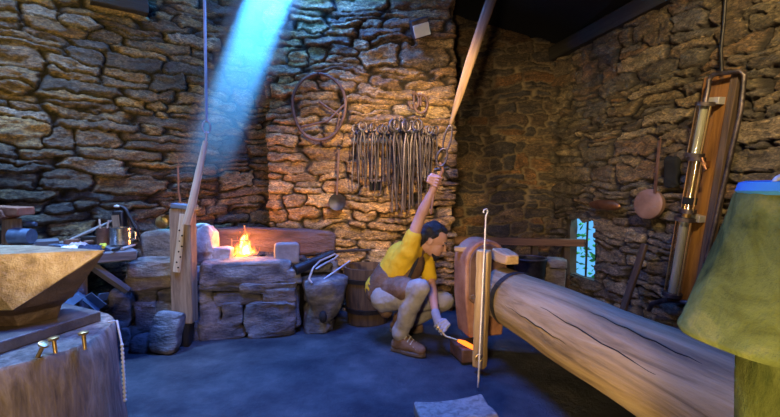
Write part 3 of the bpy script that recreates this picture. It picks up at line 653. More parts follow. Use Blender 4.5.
# ------------------------------------------------------------------ bench on the left
bench = thing('workbench', 'heavy grey workbench against the left wall, littered with tools', 'bench', (-2.3, 3.2, 0))
BZ_ = .80; bR = frame((LDIR.x, LDIR.y, 0), V((0, 0, 1)))
BF = V((-1.83, 3.10, 0)); LD3 = V((LDIR.x, LDIR.y, 0))
def BP(t, d, z): return BF - LD3 * t - LN * d + V((0, 0, z))       # t along from right end, d back from the front edge
q = MB(); q.box(BP(1.0, .44, BZ_ - .035), (.07, .86, 2.0), bR, n=(1, 3, 12), rough=.006, seed=1); q.build('top', M['benchwood'], bench, bevel=.008)
for (t, d) in ((.36, .12), (.36, .74), (1.85, .12), (1.85, .74)):
    q = MB(); q.box(BP(t, d, (BZ_ - .07) / 2), (.10, .10, BZ_ - .07)); q.build('leg', M['benchwood'], bench, bevel=.006)
q = MB(); q.bar(BP(.28, .06, BZ_ - .08), BP(.06, .06, BZ_ - .30), .05, .04); q.build('brace', M['benchwood'], bench, bevel=.004)
q = MB(); q.box(BP(1.05, .42, .54), (.035, .8, 1.45), bR); q.build('shelf', M['benchwood'], bench, bevel=.004)
q = MB(); q.rock(BP(.55, .45, .70), (.16, .3, .34), bR, 4, .5, .02); q.rock(BP(.8, .5, .69), (.14, .3, .3), bR, 5, .5, .02); tag(q.build('mossy_lump', surf('mossy_brown', [(.05, .035, .015), (.2, .12, .03), (.26, .2, .05)], nscale=8), angle=60), 'brown mossy lump on the shelf under the workbench', 'lump')
bz = BZ_ + .003
# mugs, pot, jug
def onb(px, y): p = P(px, 240, y); return V((p.x, y, bz))
p = onb(104, 3.40); t = thing('tin_can', 'brown tin can holding sticks on the workbench', 'can', p)
q = MB(); q.lathe([(.048, 0), (.05, .13), (.046, .13), (.045, .01), (0, .01)], 22, p); q.build('body', M['rustdark'], t)
tt = p
for k, (dx, dz) in enumerate(((-.045, .2), (.028, .19))):
    q = MB(); q.tube([p + V((dx * .4, 0, .012)), p + V((dx, .02, dz))], .007, 8); tag(q.build('stick', M['palewood']), ['pale stick standing in the brown can, left one', 'pale stick standing in the brown can, right one'][k], 'stick')
p = onb(121, 3.36); t = thing('steel_pot', 'shiny steel pot standing on the workbench', 'pot', p)
q = MB(); q.lathe([(.07, 0), (.078, .008), (.079, .135), (.084, .14), (.076, .138), (.074, .02), (0, .015)], 28, p); q.build('body', M['steel'], t)
q = MB(); q.tube([p + V((.076, 0, .12)), p + V((.115, 0, .10)), p + V((.112, 0, .05)), p + V((.077, 0, .04))], .007, 8); q.build('handle', M['steel'], t)
p = onb(120, 3.56); t = thing('oil_jug', 'dark oil jug with a slanting handle behind the steel pot', 'jug', p)
q = MB(); q.box(p + V((0, 0, .13)), (.11, .08, .26), Matrix.Identity(3), taper=.8); q.build('body', M['darkiron'], t, bevel=.012)
q = MB(); q.box(p + V((0, -.045, .17)), (.06, .006, .11), Matrix.Rotation(-.1, 3, 'Y')); q.build('label_plate', M['oldwood'], t)
q = MB(); q.tube([p + V((-.02, 0, .26)), p + V((.0, 0, .30)), p + V((.05, 0, .28)), p + V((.13, 0, .12))], [.016, .018, .014, .012], 10); q.build('handle', M['darkiron'], t)
q = MB(); q.ball(p + V((-.01, 0, .295)), (.032, .025, .014)); q.build('stopper', M['palesteel'], t)
for k, (px, h) in enumerate(((133, .2), (139, .17))):
    p = onb(px, 3.60); p.z = bz; q = MB(); q.tube([p, p + V((-.02, 0, h * .6)), p + V((-.035, .01, h))], [.016, .017, .012], 10)
    tag(q.build('chisel', M['darkwood']), ['taller dark wooden tool handle upright beside the oil jug', 'shorter dark wooden tool handle upright by the grey block'][k], 'tool')
# ball ladle on the grey block
p = P(163, 222, 3.70); t = thing('ladle', 'round bellied metal ladle lying on the grey block', 'ladle', V((p.x, p.y, .86)))
q = MB(); q.lathe([(0, -.062), (.04, -.048), (.06, -.01), (.06, .02), (.05, .05), (.044, .05), (.05, .0), (0, -.05)], 22, p, frame((.75, -.35, .35))); q.build('bowl', M['brass'], t)
q = MB(); q.tube([p + V((-.03, 0, .05)), p + V((.06, 0, .075)), p + V((.16, .02, .085))], .008, 8); q.build('handle', M['darkiron'], t)
# cloths and small stuff
def cloth(name, label, c, w, l, h, mat, seed, rz=0):
    n = 16; q = MB(); vs, gs, fs = [], [], []
    for j in range(n):
        for i in range(n):
            u, v = i / (n - 1) - .5, j / (n - 1) - .5; k = max(0, 1 - (2 * abs(u)) ** 4) * max(0, 1 - (2 * abs(v)) ** 4)
            z = h * k * (.6 + .8 * abs(mnoise.noise(V((u * 5 + seed, v * 5, 1)))))
            d = V((u * w * (1 + .25 * mnoise.noise(V((v * 4, seed, 2)))), v * l * (1 + .25 * mnoise.noise(V((u * 4, seed, 5)))), z + .004))
            vs.append(V(c) + Matrix.Rotation(rz, 3, 'Z') @ d); gs.append(d)
    m = n * n
    vs += [V((v.x, v.y, c[2])) for v in vs]; gs += gs[:m]
    for j in range(n - 1):
        for i in range(n - 1):
            a = j * n + i; fs += [(a, a + 1, a + n + 1, a + n), (m + a, m + a + n, m + a + n + 1, m + a + 1)]
    for i in range(n - 1):
        for (a, b) in ((i, i + 1), (m - n + i + 1, m - n + i), ((i + 1) * n, i * n), (i * n + n - 1, (i + 1) * n + n - 1)): fs.append((b, a, m + a, m + b))
    q.add(vs, fs, gs); return q
p = P(69, 249, 2.98); p.z = bz; tag(cloth('cloth', '', p, .17, .16, .045, None, 3, .3).build('folded_cloth', M['whitecloth']), 'white folded cloth lying on the workbench', 'cloth')
p = P(92, 248, 3.02); p.z = bz; dc = thing('work_glove', 'dark crumpled work glove with yellow trim on the workbench', 'glove', p)
cloth('c', '', p, .17, .15, .05, None, 8, -.2).build('palm', M['darkcloth'], dc)
q = MB(); q.tube([p + V((.02, .06, .035)), p + V((.06, .05, .04)), p + V((.08, .0, .03))], .012, 8); q.build('cuff_trim', M['yellow'], dc)
p = P(78, 242, 3.3); p.z = bz; tag(cloth('c', '', p, .14, .1, .03, None, 5, .6).build('rag', M['pink']), 'pinkish rag crumpled behind the white cloth', 'rag')
def rod(name, label, cat, a, b, r, mat, r2=None):
    q = MB(); q.tube([a, V(a).lerp(V(b), .5), b], [r, r, r2 or r], 10); return tag(q.build(name, M[mat]), label, cat)
def bb(px, py, y, dz=0): p = P(px, py, y); p.z = bz + dz; return p
rod('pole', 'long pale wooden handle lying back across the workbench', 'handle', bb(38, 242, 3.25, .014), bb(78, 240, 3.48, .014), .013, 'greywood')
rod('pole', 'tapered grey handle slanting up against the wall behind the tin can', 'handle', bb(70, 240, 3.42, .03), P(112, 221, 3.72), .014, 'greywood', .010)
rod('hammer_handle', 'reddish wooden handle lying beside the tin can', 'handle', bb(84, 240, 3.32, .02), bb(101, 240, 3.50, .02), .018, 'redwood')
rod('file', 'blue grey file lying at the front of the workbench near the vise', 'file', bb(26, 247, 2.86, .016), bb(50, 247, 3.02, .016), .014, 'blueiron', .01)
rod('pincer', 'dark pincers lying at the right front of the workbench', 'pincers', bb(113, 250, 3.0, .012), bb(127, 246, 3.2, .012), .011, 'darkiron', .006)
rod('pincer', 'pale tipped pliers lying beside the steel pot', 'pliers', bb(122, 250, 3.06, .012), bb(135, 246, 3.28, .012), .010, 'palesteel', .006)
q = MB(); q.box(BP(.8, .62, bz + .028), (.05, .2, .75), bR); tag(q.build('plank_offcut', M['benchwood'], bevel=.004), 'dark plank lying at the back of the workbench', 'plank')
for k, (px, py, y, sz, rz, mt) in enumerate(((72, 241, 3.30, (.10, .06, .05), .5, 'redwood'), (90, 240, 3.42, (.12, .05, .06), .2, 'darkiron'), (58, 243, 3.12, (.13, .05, .035), -.3, 'blueiron'), (45, 244, 2.98, (.10, .08, .04), .8, 'darkwood'))):
    p = bb(px, py, y, sz[2] / 2 + .002); q = MB(); q.box(p, sz, Matrix.Rotation(rz, 3, 'Z'), n=(3, 2, 2), rough=.004, seed=k)
    tag(q.build('scrap_block', M[mt], bevel=.004), ['reddish wood scrap lying behind the white cloth', 'dark iron scrap beside the tin can on the workbench', 'blue grey iron scrap left of the white cloth', 'dark wood scrap right of the bench vise'][k], 'scrap', 'scraps on the workbench')
# under-bench irons
q = MB(); q.box(BP(1.05, .42, .42), (.03, .8, 1.45), bR); q.build('lower_shelf', M['benchwood'], bench, bevel=.004)
for k, (p0_, p1_) in enumerate((((70, 308, 2.68), (86, 296, 2.92)), ((84, 297, 2.80), (99, 309, 2.86)), ((97, 312, 2.92), (107, 300, 3.02)))):
    a, b = P(*p0_), P(*p1_); a.z = max(a.z, .47); ax_ = (b - a).normalized(); n_ = V((0, -1, .3)); n_ = (n_ - ax_ * n_.dot(ax_)).normalized(); R = Matrix((n_, ax_, n_.cross(ax_))).transposed()
    q = MB(); q.prism([(0, 0), (.055, 0), (.055, .008), (.008, .008), (.008, .055), (0, .055)], (b - a).length, (a + b) / 2, R)
    tag(q.build('angle_iron', M['blueiron'], smooth=False), ['blue grey angle iron propped under the bench, nearest the anvil', 'blue grey angle iron propped under the bench, middle one', 'short blue grey angle iron under the bench nearest the forge'][k], 'angle iron', 'angle irons under the bench')
# vise
p = P(13, 246, 3.08); p.z = bz; VS = 1.22; vz = thing('bench_vise', 'blue grey bench vise with rusty jaws at the left end of the bench', 'vise', p)
q = MB(); q.box(p + V((0, 0, .015)) * VS, (.24, .18, .036)); q.box(p + V((-.0, 0, .10)) * VS, (.085, .11, .21), Matrix.Identity(3), taper=.85); q.build('body', M['oldwood'], vz, bevel=.008)
q = MB(); q.tube([p + V((-.2, -.02, .085)) * VS, p + V((-.04, -.02, .085)) * VS], .044, 18); q.tube([p + V((.02, -.02, .085)) * VS, p + V((.13, -.02, .085)) * VS], [.062, .052], 18); q.build('barrel', M['blueiron'], vz, angle=50)
q = MB(); q.box(p + V((-.03, 0, .235)) * VS, (.29, .15, .06), Matrix.Rotation(.04, 3, 'Y')); q.box(p + V((-.06, -.01, .195)) * VS, (.18, .15, .06), Matrix.Rotation(-.35, 3, 'Y')); q.build('jaw', M['rust'], vz, bevel=.008)
q = MB(); q.tube([p + V((.03, .05, .15)) * VS, p + V((.10, .05, .15)) * VS], .016, 12); q.build('screw', M['blueiron'], vz)

# ------------------------------------------------------------------ anvil on its stump
ya = 1.95
SZ = .60
stp = thing('stump', 'broad weathered tree stump carrying the anvil', 'stump', (-1.70, 1.83, 0))
q = MB(); sc = V((-1.70, 1.83, 0)); prof = [(.475, -.01), (.48, .1), (.455, .3), (.44, .5), (.433, SZ - .012), (.423, SZ)]
q.tube([(sc.x, sc.y, z) for r, z in prof], [r for r, z in prof], 56, rough=.05, seed=6); q.build('trunk', M['stumpwood'], stp, angle=35)
an = thing('anvil', 'large steel anvil with a pointed horn on the stump', 'anvil', (-1.7, 1.95, SZ))
a = V((-1.75, 1.95, SZ))
ang = Matrix.Rotation(.05, 3, 'Z')
def A(x, y, z): return a + ang @ V((x, y, z))
q = MB()   # body: top block, square horn
zt = P(40, 254, 1.83).z - SZ
up5 = [(-.75, -.17, zt), (-.04, -.17, zt), (.435, .0, zt - .004), (-.04, .17, zt), (-.75, .17, zt)]
lo5 = [(-.75, -.165, .135), (.150, -.165, .135), (.28, 0, .15), (.150, .165, .135), (-.75, .165, .135)]
q.add([A(*t) for t in up5 + lo5], [(0, 1, 2, 3, 4), (0, 5, 6, 1), (1, 6, 2), (2, 8, 3), (3, 8, 9, 4), (4, 9, 5, 0), (5, 9, 8, 7, 6), (2, 6, 7), (2, 7, 8)], [V(t) for t in up5 + lo5])
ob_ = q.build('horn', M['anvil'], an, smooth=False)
q = MB(); ft5 = [(-.66, -.115, .05), (.135, -.12, .05), (.215, 0, .05), (.135, .12, .05), (-.66, .115, .05)]
md5 = [(-.70, -.13, .10), (.125, -.13, .10), (.235, 0, .11), (.125, .13, .10), (-.70, .13, .10)]; tp5 = [(x, y * .985, z - .002) for x, y, z in lo5]
L5 = tp5 + md5 + ft5; fs = [(0, 1, 2, 3, 4), (14, 13, 12, 11, 10)]
for k in (0, 5):
    for i in range(5): j = (i + 1) % 5; fs.append((k + j, k + i, k + 5 + i, k + 5 + j))
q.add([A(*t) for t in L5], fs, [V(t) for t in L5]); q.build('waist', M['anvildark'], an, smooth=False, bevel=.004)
q = MB(); e_ = .004; kf = [(.437, -.001, zt - .012), (.155, -.17, .136), (.284, 0, .146), (.155, .17, .136)]
q.add([A(*t) for t in kf] + [A(.1, 0, .2)], [(0, 2, 1), (0, 3, 2), (0, 1, 4), (0, 4, 3), (1, 2, 4), (2, 3, 4)]); q.build('horn_underside', M['anvildark'], an, smooth=False)  # dark skin over the horn's lower faces paints their shade
ft = [hit(px, py, V((0, 0, SZ + .05)), V((0, 0, 1))) for px, py in ((101, 311), (-4, 343), (-85, 322), (40, 297))]; q = MB(); q.add([V((p.x, p.y, z)) for z in (SZ + .001, SZ + .05) for p in ft], [(0, 3, 2, 1), (4, 5, 6, 7), (0, 1, 5, 4), (1, 2, 6, 5), (2, 3, 7, 6), (3, 0, 4, 7)]); q.build('foot', M['anvilfoot'], an, smooth=False, bevel=.006)
for k, (px, py, tilt) in enumerate(((36, 357, -.55), (56, 353, .12), (85, 347, .08))):
    p = hit(px, py, V((0, 0, SZ)), V((0, 0, 1))); nl = thing('nail', ['big brass coloured nail driven crooked into the stump edge, leaning right', 'big brass coloured nail driven upright into the stump, middle of three', 'big brass coloured nail in the stump, nearest the white cord'][k], 'nail', p, 'big nails in the anvil stump')
    d = V((math.sin(-tilt) if tilt > 0 else .55, 0, 1)).normalized(); p0 = p + V((0, 0, -.01))
    q = MB(); q.tube([p0, p0 + d * .065], .0075, 10); q.build('shank', M['brass'], nl)
    q = MB(); q.tube([p0 + d * .062, p0 + d * .072, p0 + d * .076], [.017, .021, .013], 14); q.build('head', M['brass'], nl)
q = MB(); cp = [P(109, 322, 1.97), P(117, 321, 1.90), P(122, 345, 1.86), P(124, 375, 1.85), P(125, 400, 1.85)]; q.tube(cp, .0045, 8)
for t in range(14): p = cp[2].lerp(cp[4], t / 13); q.ball(p, .0075, n=8)
tag(q.build('cord', M['cord']), 'thin white knotted cord hanging down the side of the stump', 'cord')

# ------------------------------------------------------------------ hanging strap pull on the right
hang = thing('bellows_pull', 'wooden pull strap with iron links hanging from the roof to the raised hand', 'pull', P(441, 160, 3.22))
yh = 3.22
q = MB(); pts = [P(512, -60, 3.5), P(489, 6, 3.36), P(470, 62, 3.27), P(458, 100, yh), P(450.5, 124, yh)]
q.tube(pts, [.042, .040, .036, .026, .010], 12, flat=.4, x=V((1, 0, 0)), rough=.03); q.build('strap', M['strapwood'], hang)
q = MB(); q.ring(P(450.5, 127.5, yh), frame((.3, -1, 0)), .016, .006); q.build('eye', M['iron'], hang)
def link(p0, p1, w, r, seed):
    c = (p0 + p1) / 2; ax = (p1 - p0).normalized(); R = frame(V((0, 1, 0)), V((1, 0, 0))); nrm = ax.cross(V((0, 1, 0))).normalized(); l = (p1 - p0).length / 2
    q = MB(); q.tube([c + ax * l * math.cos(2 * PI * i / 26) + nrm * w * math.sin(2 * PI * i / 26) for i in range(26)], r, 8, closed=True); q.build('link', M['iron'], hang)
link(P(450.5, 126, yh), P(444.5, 152, yh), .026, .0075, 1); link(P(444.5, 149, yh - .01), P(439.5, 166, yh - .01), .036, .0085, 2)
q = MB(); hr = [P(440, 162, yh), P(443, 170, yh), P(437, 183, yh), P(433, 198, yh), P(431, 214, yh)]; q.tube(hr, [.008, .012, .012, .010, .007], 10); q.build('handle_rod', M['rust'], hang)
q = MB(); q.tube([P(434, 170, yh + .03), P(449, 168, yh + .03)], .014, 10); q.tube([P(443, 170, yh + .03), P(449, 178, yh + .03)], .010, 8); q.build('cross_pin', M['darkiron'], hang)

# ------------------------------------------------------------------ helve hammer
LA = V((.80, 3.16, .485)); LB = V((1.289, 1.30, .442))
hx = (LB - LA).normalized()                                    # along the log, away from the head
hp = V((0, 0, 1)).cross(hx); hp.normalize(); hu = hx.cross(hp)  # sideways, up
ham = thing('helve_hammer', 'huge helve hammer with a rusty iron head on a thick log beam', 'hammer', (LA.x, LA.y, 0))
q = MB(); n = 26; Lp = [LA.lerp(LB, i / n) for i in range(n + 1)]
q.tube(Lp, [.185 + .020 * min(1, i / n * 2.2) for i in range(n + 1)], 40, rough=.035, seed=8); q.build('log_beam', M['logwood'], ham)
q = MB(); e_ = LB - hx * .12; q.box((e_.x, e_.y, (e_.z - .19) / 2), (.34, .26, e_.z - .19)); q.box((e_.x - .0, e_.y, .04), (.38, .34, .08)); q.build('pivot_block', M['charred'], ham, bevel=.01)
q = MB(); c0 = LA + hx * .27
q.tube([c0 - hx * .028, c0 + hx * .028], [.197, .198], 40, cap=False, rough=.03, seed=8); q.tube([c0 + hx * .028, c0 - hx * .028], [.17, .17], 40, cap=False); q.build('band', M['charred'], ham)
vw = CAM - LA.lerp(LB, .5); vw = (vw - hx * vw.dot(hx)).normalized(); vs_ = hx.cross(vw)
def onlog(t, a, r=None):
    r = r or (.184 + .020 * min(1, t * 2.2)); return LA.lerp(LB, t) + (vw * math.cos(a) + vs_ * math.sin(a)) * r
for k, (ta, tb, a0, a1) in enumerate(((.34, .97, -.18, .12), (.22, .60, .30, .42), (.55, .92, -.62, -.50))):
    q = MB(); q.tube([onlog(ta + (tb - ta) * i / 14, a0 + (a1 - a0) * i / 14 + .02 * math.sin(i * 2.1)) for i in range(15)], [.0004 + .0026 * math.sin(PI * i / 14) for i in range(15)], 8); q.build('drying_crack', M['black'], ham)
# head
Rh = Matrix((hp, hx, V((0, 0, 1)))).transposed()
HC = LA - hx * .06 - hp * .115 if hp.x > 0 else LA - hx * .06 + hp * .115
top_z = P(480, 238, 3.2).z; bot = .17
w = .165; prof = [(-w * .80, bot), (w * .80, bot), (w, .45), (w, top_z - .16)] + [(w * math.cos(a), top_z - .16 + .16 * math.sin(a)) for a in [PI * i / 12 for i in range(1, 12)]] + [(-w, top_z - .16), (-w, .45)]
q = MB(); q.prism(prof, .215, V((HC.x, HC.y, 0)), Rh); q.build('head', M['rust'], ham, bevel=.012, angle=30)
q = MB(); q.prism([(x * .86, .47 + (z - .47) * .93) if z > .4 else (x * .8, .42) for x, z in prof], .235, V((HC.x, HC.y, 0)), Rh); q.build('cheek', M['rustdark'], ham, bevel=.01, angle=30)
wz = P(506, 257, 3.0); q = MB(); ws = P(461, 249, 3.16)
q.box(wz + V((-.0, 0, .0)), (.085, .13, .19), frame(hx + V((0, 0, -.1)), V((0, 0, 1))), taper=.8, n=(2, 2, 3), rough=.012); q.build('wedge', M['wedgewood'], ham, bevel=.01)
q = MB(); q.box(ws, (.035, .05, .10), frame(V((1, -.1, 0)), V((0, 0, 1))), taper=1.3); q.build('wedge', M['wedgewood'], ham, bevel=.008)
# prop pole and hooked rod, the anvil block with the hot bar
pp = thing('prop', 'worn squared wooden prop standing against the hammer head', 'prop', P(480, 366, 2.83))
pa_, pb_ = P(479.5, 367, 2.88), P(484, 250, 2.83)
q = MB(); q.box((pa_ + pb_) / 2, (.085, .07, (pb_ - pa_).length), frame(pb_ - pa_, V((.8, -.6, 0))), n=(2, 2, 12), rough=.006, seed=9); q.build('shaft', M['propwood'], pp, bevel=.010)
q = MB(); k = P(479, 358, 2.81); q.ring(k, frame((0, -1, 0)), .022, .007); q.ball(k, (.014, .012, .014), n=10); q.build('eye_bolt', M['brass'], pp)
q = MB(); k = P(473, 297, 2.815); q.ring(k, frame((0, -1, 0)), .012, .004); q.build('staple', M['iron'], pp)
q = MB(); a = P(478, 392, 2.63); a.z = .005; b = P(486, 216, 2.76); q.tube([a, a.lerp(b, .5), b], [.007, .0065, .006], 8)
q.tube([b, P(488, 211.5, 2.76), P(486.5, 209, 2.76), P(484, 210, 2.76), P(483.5, 213, 2.76)], .006, 8)
tag(q.build('hook_rod', M['palesteel']), 'long thin rod with a hooked top standing against the hammer', 'rod')
q = MB(); a = P(465, 362, 3.12); bz_ = P(465, 346.5, 3.06).z
q.box((a.x + .02, 3.13, bz_ / 2), (.19, .22, bz_), Rh, n=(2, 2, 2), rough=.006); tag(q.build('anvil_block', M['rustdark'], bevel=.012), 'small dark iron block on the floor under the hammer head', 'block')
hb = thing('iron_bar', 'thin iron bar with an orange glowing end, held under the hammer', 'bar', P(455, 342, 3.05))
g0, g1, g2, g3 = P(437, 326, 3.16), P(446, 336.5, 3.12), P(458, 340.5, 3.06), P(474, 348, 3.02)
q = MB(); q.tube([g0, g1, g2], [.008, .008, .009], 10); q.build('shank', M['brass'], hb)
q = MB(); q.tube([g2, g2.lerp(g3, .4) + V((0, 0, .004)), g3], [.010, .018, .017], 10, flat=.5, x=V((0, 0, 1))); q.build('hot_end', M['hot'], hb)
HOTP = g2.lerp(g3, .6)
# slab on the floor in front
q = MB(); a = P(452, 411, 2.45); q.box((.35, 2.25, .035), (.40, .22, .075), Matrix.Rotation(-.12, 3, 'Z') @ Matrix.Rotation(PI / 2, 3, 'Y') @ Matrix.Rotation(PI / 2, 3, 'Z') if False else Matrix.Rotation(.22, 3, 'Z'), n=(5, 4, 2), rough=.014, seed=3)
tag(q.build('wood_slab', M['greywood'], bevel=.012), 'grey wooden slab lying on the floor at the bottom edge', 'slab')

# ------------------------------------------------------------------ recess: rail, bucket
ra, rb = P(447, 240, 5.0), P(592, 243, 4.86)
q = MB(); q.bar(ra + V((-.1, 0, 0)), rb + V((-.08, .0, 0)), .085, .05, x=V((0, 0, 1)), n=(1, 1, 10), rough=.005); rl_ = thing('rail_bench', 'narrow brown timber rail on posts across the dark recess', 'rail', ((ra.x + rb.x) / 2, 4.95, 0)); q.build('rail', M['redwood'], rl_, bevel=.005)
for t in (.03, .62, .84):
    p = ra.lerp(rb, t); q = MB(); q.bar((p.x, p.y + .05, 0), (p.x, p.y + .05, p.z - .04), .07, .07); q.build('leg', M['darkwood'], rl_, bevel=.005)
p = P(531, 280, 4.45); bk = thing('bucket', 'dark metal bucket standing behind the log beam', 'bucket', (p.x, 4.5, 0))
zt_ = P(531, 259, 4.45).z; r = 16 / F * 4.45
q = MB(); q.lathe([(r * .75, 0), (r, zt_), (r * 1.04, zt_ + .005), (r * .96, zt_), (r * .72, .02), (0, .02)], 26, (p.x, 4.5, 0)); q.build('body', M['darkiron'], bk)
q = MB(); q.ring((p.x, 4.5, zt_), Matrix.Identity(3), r * 1.02, .011); q.build('rim', M['iron'], bk)
p = P(553, 292, 4.6); q = MB(); q.rock((p.x, 4.62, .20), (.24, .2, .44), None, 6, .35, .02); q.rock((p.x + .02, 4.6, .44), (.2, .18, .12), None, 7, .4, .02); tag(q.build('stone_block', M['wall_right'] if False else M['forge2'], angle=60), 'rough brown stone block standing below the window gap', 'stone')

# ------------------------------------------------------------------ right wall things
pc = RW(648, 204, .13); pn = thing('hanging_pan', 'round rusty pan with a long handle hung on the right wall', 'pan', pc)
R = frame(RN + V((-.12, -.30, .12)), V((0, 0, 1))); r = .128
q = MB(); q.lathe([(0, .0), (r * .8, .0), (r * .97, -.008), (r, -.03), (r * 1.02, -.03), (r * 1.0, .004), (r * .84, .014), (0, .012)], 34, pc, R); q.build('disc', M['pan'], pn)
q = MB(); a = RW(655, 190, .12); b = RW(660, 138, .10); q.bar(a - V((0, 0, .03)), b, .028, .01, x=RDIR.to_3d()); q.build('handle', M['rustdark'], pn, bevel=.002)
q = MB(); q.tube([b + RN * .02 + V((0, 0, -.01)), b - RN * .14 + V((0, 0, -.02))], .008, 8); q.build('nail', M['darkiron'], pn)
# black lump painting the shade of a wall hollow next to the gauge
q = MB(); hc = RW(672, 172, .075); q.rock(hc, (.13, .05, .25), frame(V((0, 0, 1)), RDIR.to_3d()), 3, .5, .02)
o = tag(q.build('dark_hollow', M['black']), 'black lump standing in for a shaded hollow in the wall beside the glass gauge', 'hollow')
# leaning plank
a = RW(617, 311, .34); a.z = .0; b = RW(645, 244, .16); t_ = (b - a).normalized()
q = MB(); a2 = a; q.bar(a2, b, .06, .03, x=RDIR.to_3d(), n=(1, 1, 6), rough=.004); tag(q.build('plank', M['darkwood'], bevel=.004), 'narrow wooden plank leaning against the right wall below the pan', 'plank')
# copper vessel on a ledge
p = RW(604, 205, .11); q = MB(); Rr = frame(RDIR.to_3d(), V((0, 0, 1))); q.ball(p, (.055, .04, .22), Rr, noise=.012, freq=6, seed=3); tag(q.build('jutting_stone', M['copper']), 'long copper coloured stone lump jutting from the wall left of the pan', 'stone')

# glass gauge board
OFF = .10
gb0, gt0 = RW(686, 306, OFF), RW(725, 76, OFF); up = (gt0 - gb0); GL = up.length; up.normalize()
lat = up.cross(RN).normalized(); lat = lat if lat.dot(RDIR.to_3d()) > 0 else -lat      # towards the viewer along the wall
def G(px, py, off=OFF): return RW(px, py, off)
gg = thing('glass_gauge', 'tall board with brass bound glass gauge tubes and pipes on the right wall', 'gauge', gb0)
Rg = Matrix((lat, RN, up)).transposed()
if Rg.determinant() < 0: Rg = Matrix((-lat, RN, up)).transposed()
bw = (G(740, 90) - G(706, 90)).dot(lat)
cB = (G(722, 80, .085) + G(684, 300, .085)) / 2
q = MB(); q.box(cB, (abs(bw) , .035, GL), Rg, n=(1, 1, 6), rough=.003); q.build('backboard', M['orangewood'], gg, bevel=.004)
cD = (G(737, 80, .10) + G(700, 300, .10)) / 2
q = MB(); q.box(cD, (abs(bw) * .20, .07, GL), Rg); q.build('side_batten', M['darkwood'], gg, bevel=.004)
gl = [((705, 104), (695, 155), .047), ((697, 159), (688, 211), .043), ((685, 219), (672, 294), .054)]
for k, (a, b, r) in enumerate(gl):
    A_, B_ = G(*a, .20), G(*b, .20)
    q = MB(); q.tube([B_, A_], r, 24); o = q.build('glass_tube', M['glass'], gg)
    q = MB(); q.tube([B_, A_], r * .55, 14); q.build('inner_rod', [M['gaugepale'], M['brass'], M['gaugepale']][k], o)
    d_ = (A_ - B_).normalized()
    for e_, sgn in ((A_, 1), (B_, -1)):
        q = MB(); q.tube([e_ - d_ * .014, e_ + d_ * .014], r * 1.30, 24); q.build('flange', M['iron'], gg, angle=30)
    if k == 1:
        q = MB(); m_ = A_.lerp(B_, .80); q.tube([m_ - d_ * .025, m_ + d_ * .025], r * 1.08, 24); q.build('dark_band', M['black'], gg, angle=30)
    for s_ in (-1, 1):
        q = MB(); off_ = lat * (s_ * r * 1.15) + RN * .01; q.tube([A_ + off_, B_ + off_], .006, 8); q.build('stay_rod', M['brass'], gg)
q = MB(); A_, B_ = G(688, 211, .20), G(685, 219, .20); q.tube([A_, B_], .028, 16); q.build('coupling', M['brass'], gg)
q = MB(); q.tube([G(705, 104, .20), G(708, 90, .19), G(709, 80, .18), G(713, 74.5, .18), G(740, 71, .16), G(744.5, 75, .15), G(741, 110, .15), G(706, 262, .15), G(700, 290, .15)], .0165, 12); q.build('pipe', M['iron'], gg)
q = MB(); q.tube([G(672, 294, .20), G(671, 300, .19), G(662, 301, .17), G(652, 304, .15), G(649, 310, .13)], [.02, .022, .02, .02, .02], 12); q.tube([G(668, 300, .2), G(690, 303, .16)], .018, 12); q.build('outlet_pipe', M['iron'], gg)
q = MB(); q.tube([G(722, 74, .13), G(721, 50, .10), G(724, 22, .10), G(728, -40, .10)], .011, 10); q.build('feed_pipe', M['darkiron'], gg)
for (px, py, w_) in ((716, 101, .10), (697, 218, .10), (704, 164, .06)):
    q = MB(); q.box(G(px, py, .125), (w_, .07, .05), Rg); q.build('bracket', M['palesteel'] if w_ > .08 else M['copper'], gg, bevel=.003)
q = MB(); q.tube([G(704, 164, .16), G(704, 164, .26)], .013, 10); q.tube([G(702, 158, .25), G(706, 170, .25)], .012, 10); q.build('tap', M['copper'], gg)

# ------------------------------------------------------------------ canvas covered post
cv = thing('covered_post', 'tall post under an olive canvas hood with a blue lid', 'covered post', (.975, .95, 0))
cc = V((.975, .95, 0)); KS = .74; rnd = random.Random(5)
fold = lambda a, z: 1 + .026 * math.sin(4 * a + 3 * z) + .010 * math.sin(9 * a - 7 * z + 1) + .010 * math.sin(19 * a + 14 * z) * math.sin(7 * z)
fold2 = lambda a, z: 1 + .03 * math.sin(4 * a + 5 * z) + .02 * math.sin(9 * a - 9 * z)
q = MB(); pr = [(.0, 1.228), (.12, 1.228), (.205, 1.222), (.222, 1.20), (.238, 1.13), (.268, 1.04), (.305, .94), (.333, .86), (.356, .79), (.368, .765), (.362, .75), (.335, .755), (.28, .79), (.2, .82)]
pr2 = []
for i in range(len(pr) - 1):
    for k in range(4): t = k / 4; pr2.append((pr[i][0] * (1 - t) + pr[i + 1][0] * t, pr[i][1] * (1 - t) + pr[i + 1][1] * t))
pr2.append(pr[-1]); q.lathe([(r * KS, 1.272 + (z - 1.25) * KS) for r, z in pr2], 96, cc, wob=fold); q.build('hood', M['canvas'], cv, angle=80)
q = MB(); q.lathe([(.146 + .012 * (1 - i / 20), -.01 + i / 20 * .98) for i in range(21)], 80, cc, wob=fold2); q.build('skirt', M['canvas'], cv, angle=80)
q = MB(); q.lathe([(r * KS, 1.272 + (z - 1.25) * KS) for r, z in ((.218, 1.20), (.226, 1.212), (.218, 1.238), (.20, 1.243), (0, 1.243))], 48, cc); q.build('lid', M['bluelid'], cv, angle=40)
q = MB(); q.tube([cc + V((-.15 * math.cos(t), -.03, 1.262 + .03 * math.sin(t))) for t in [PI * i / 20 for i in range(21)]], .008, 8); q.build('lid_handle', M['cord'], cv)

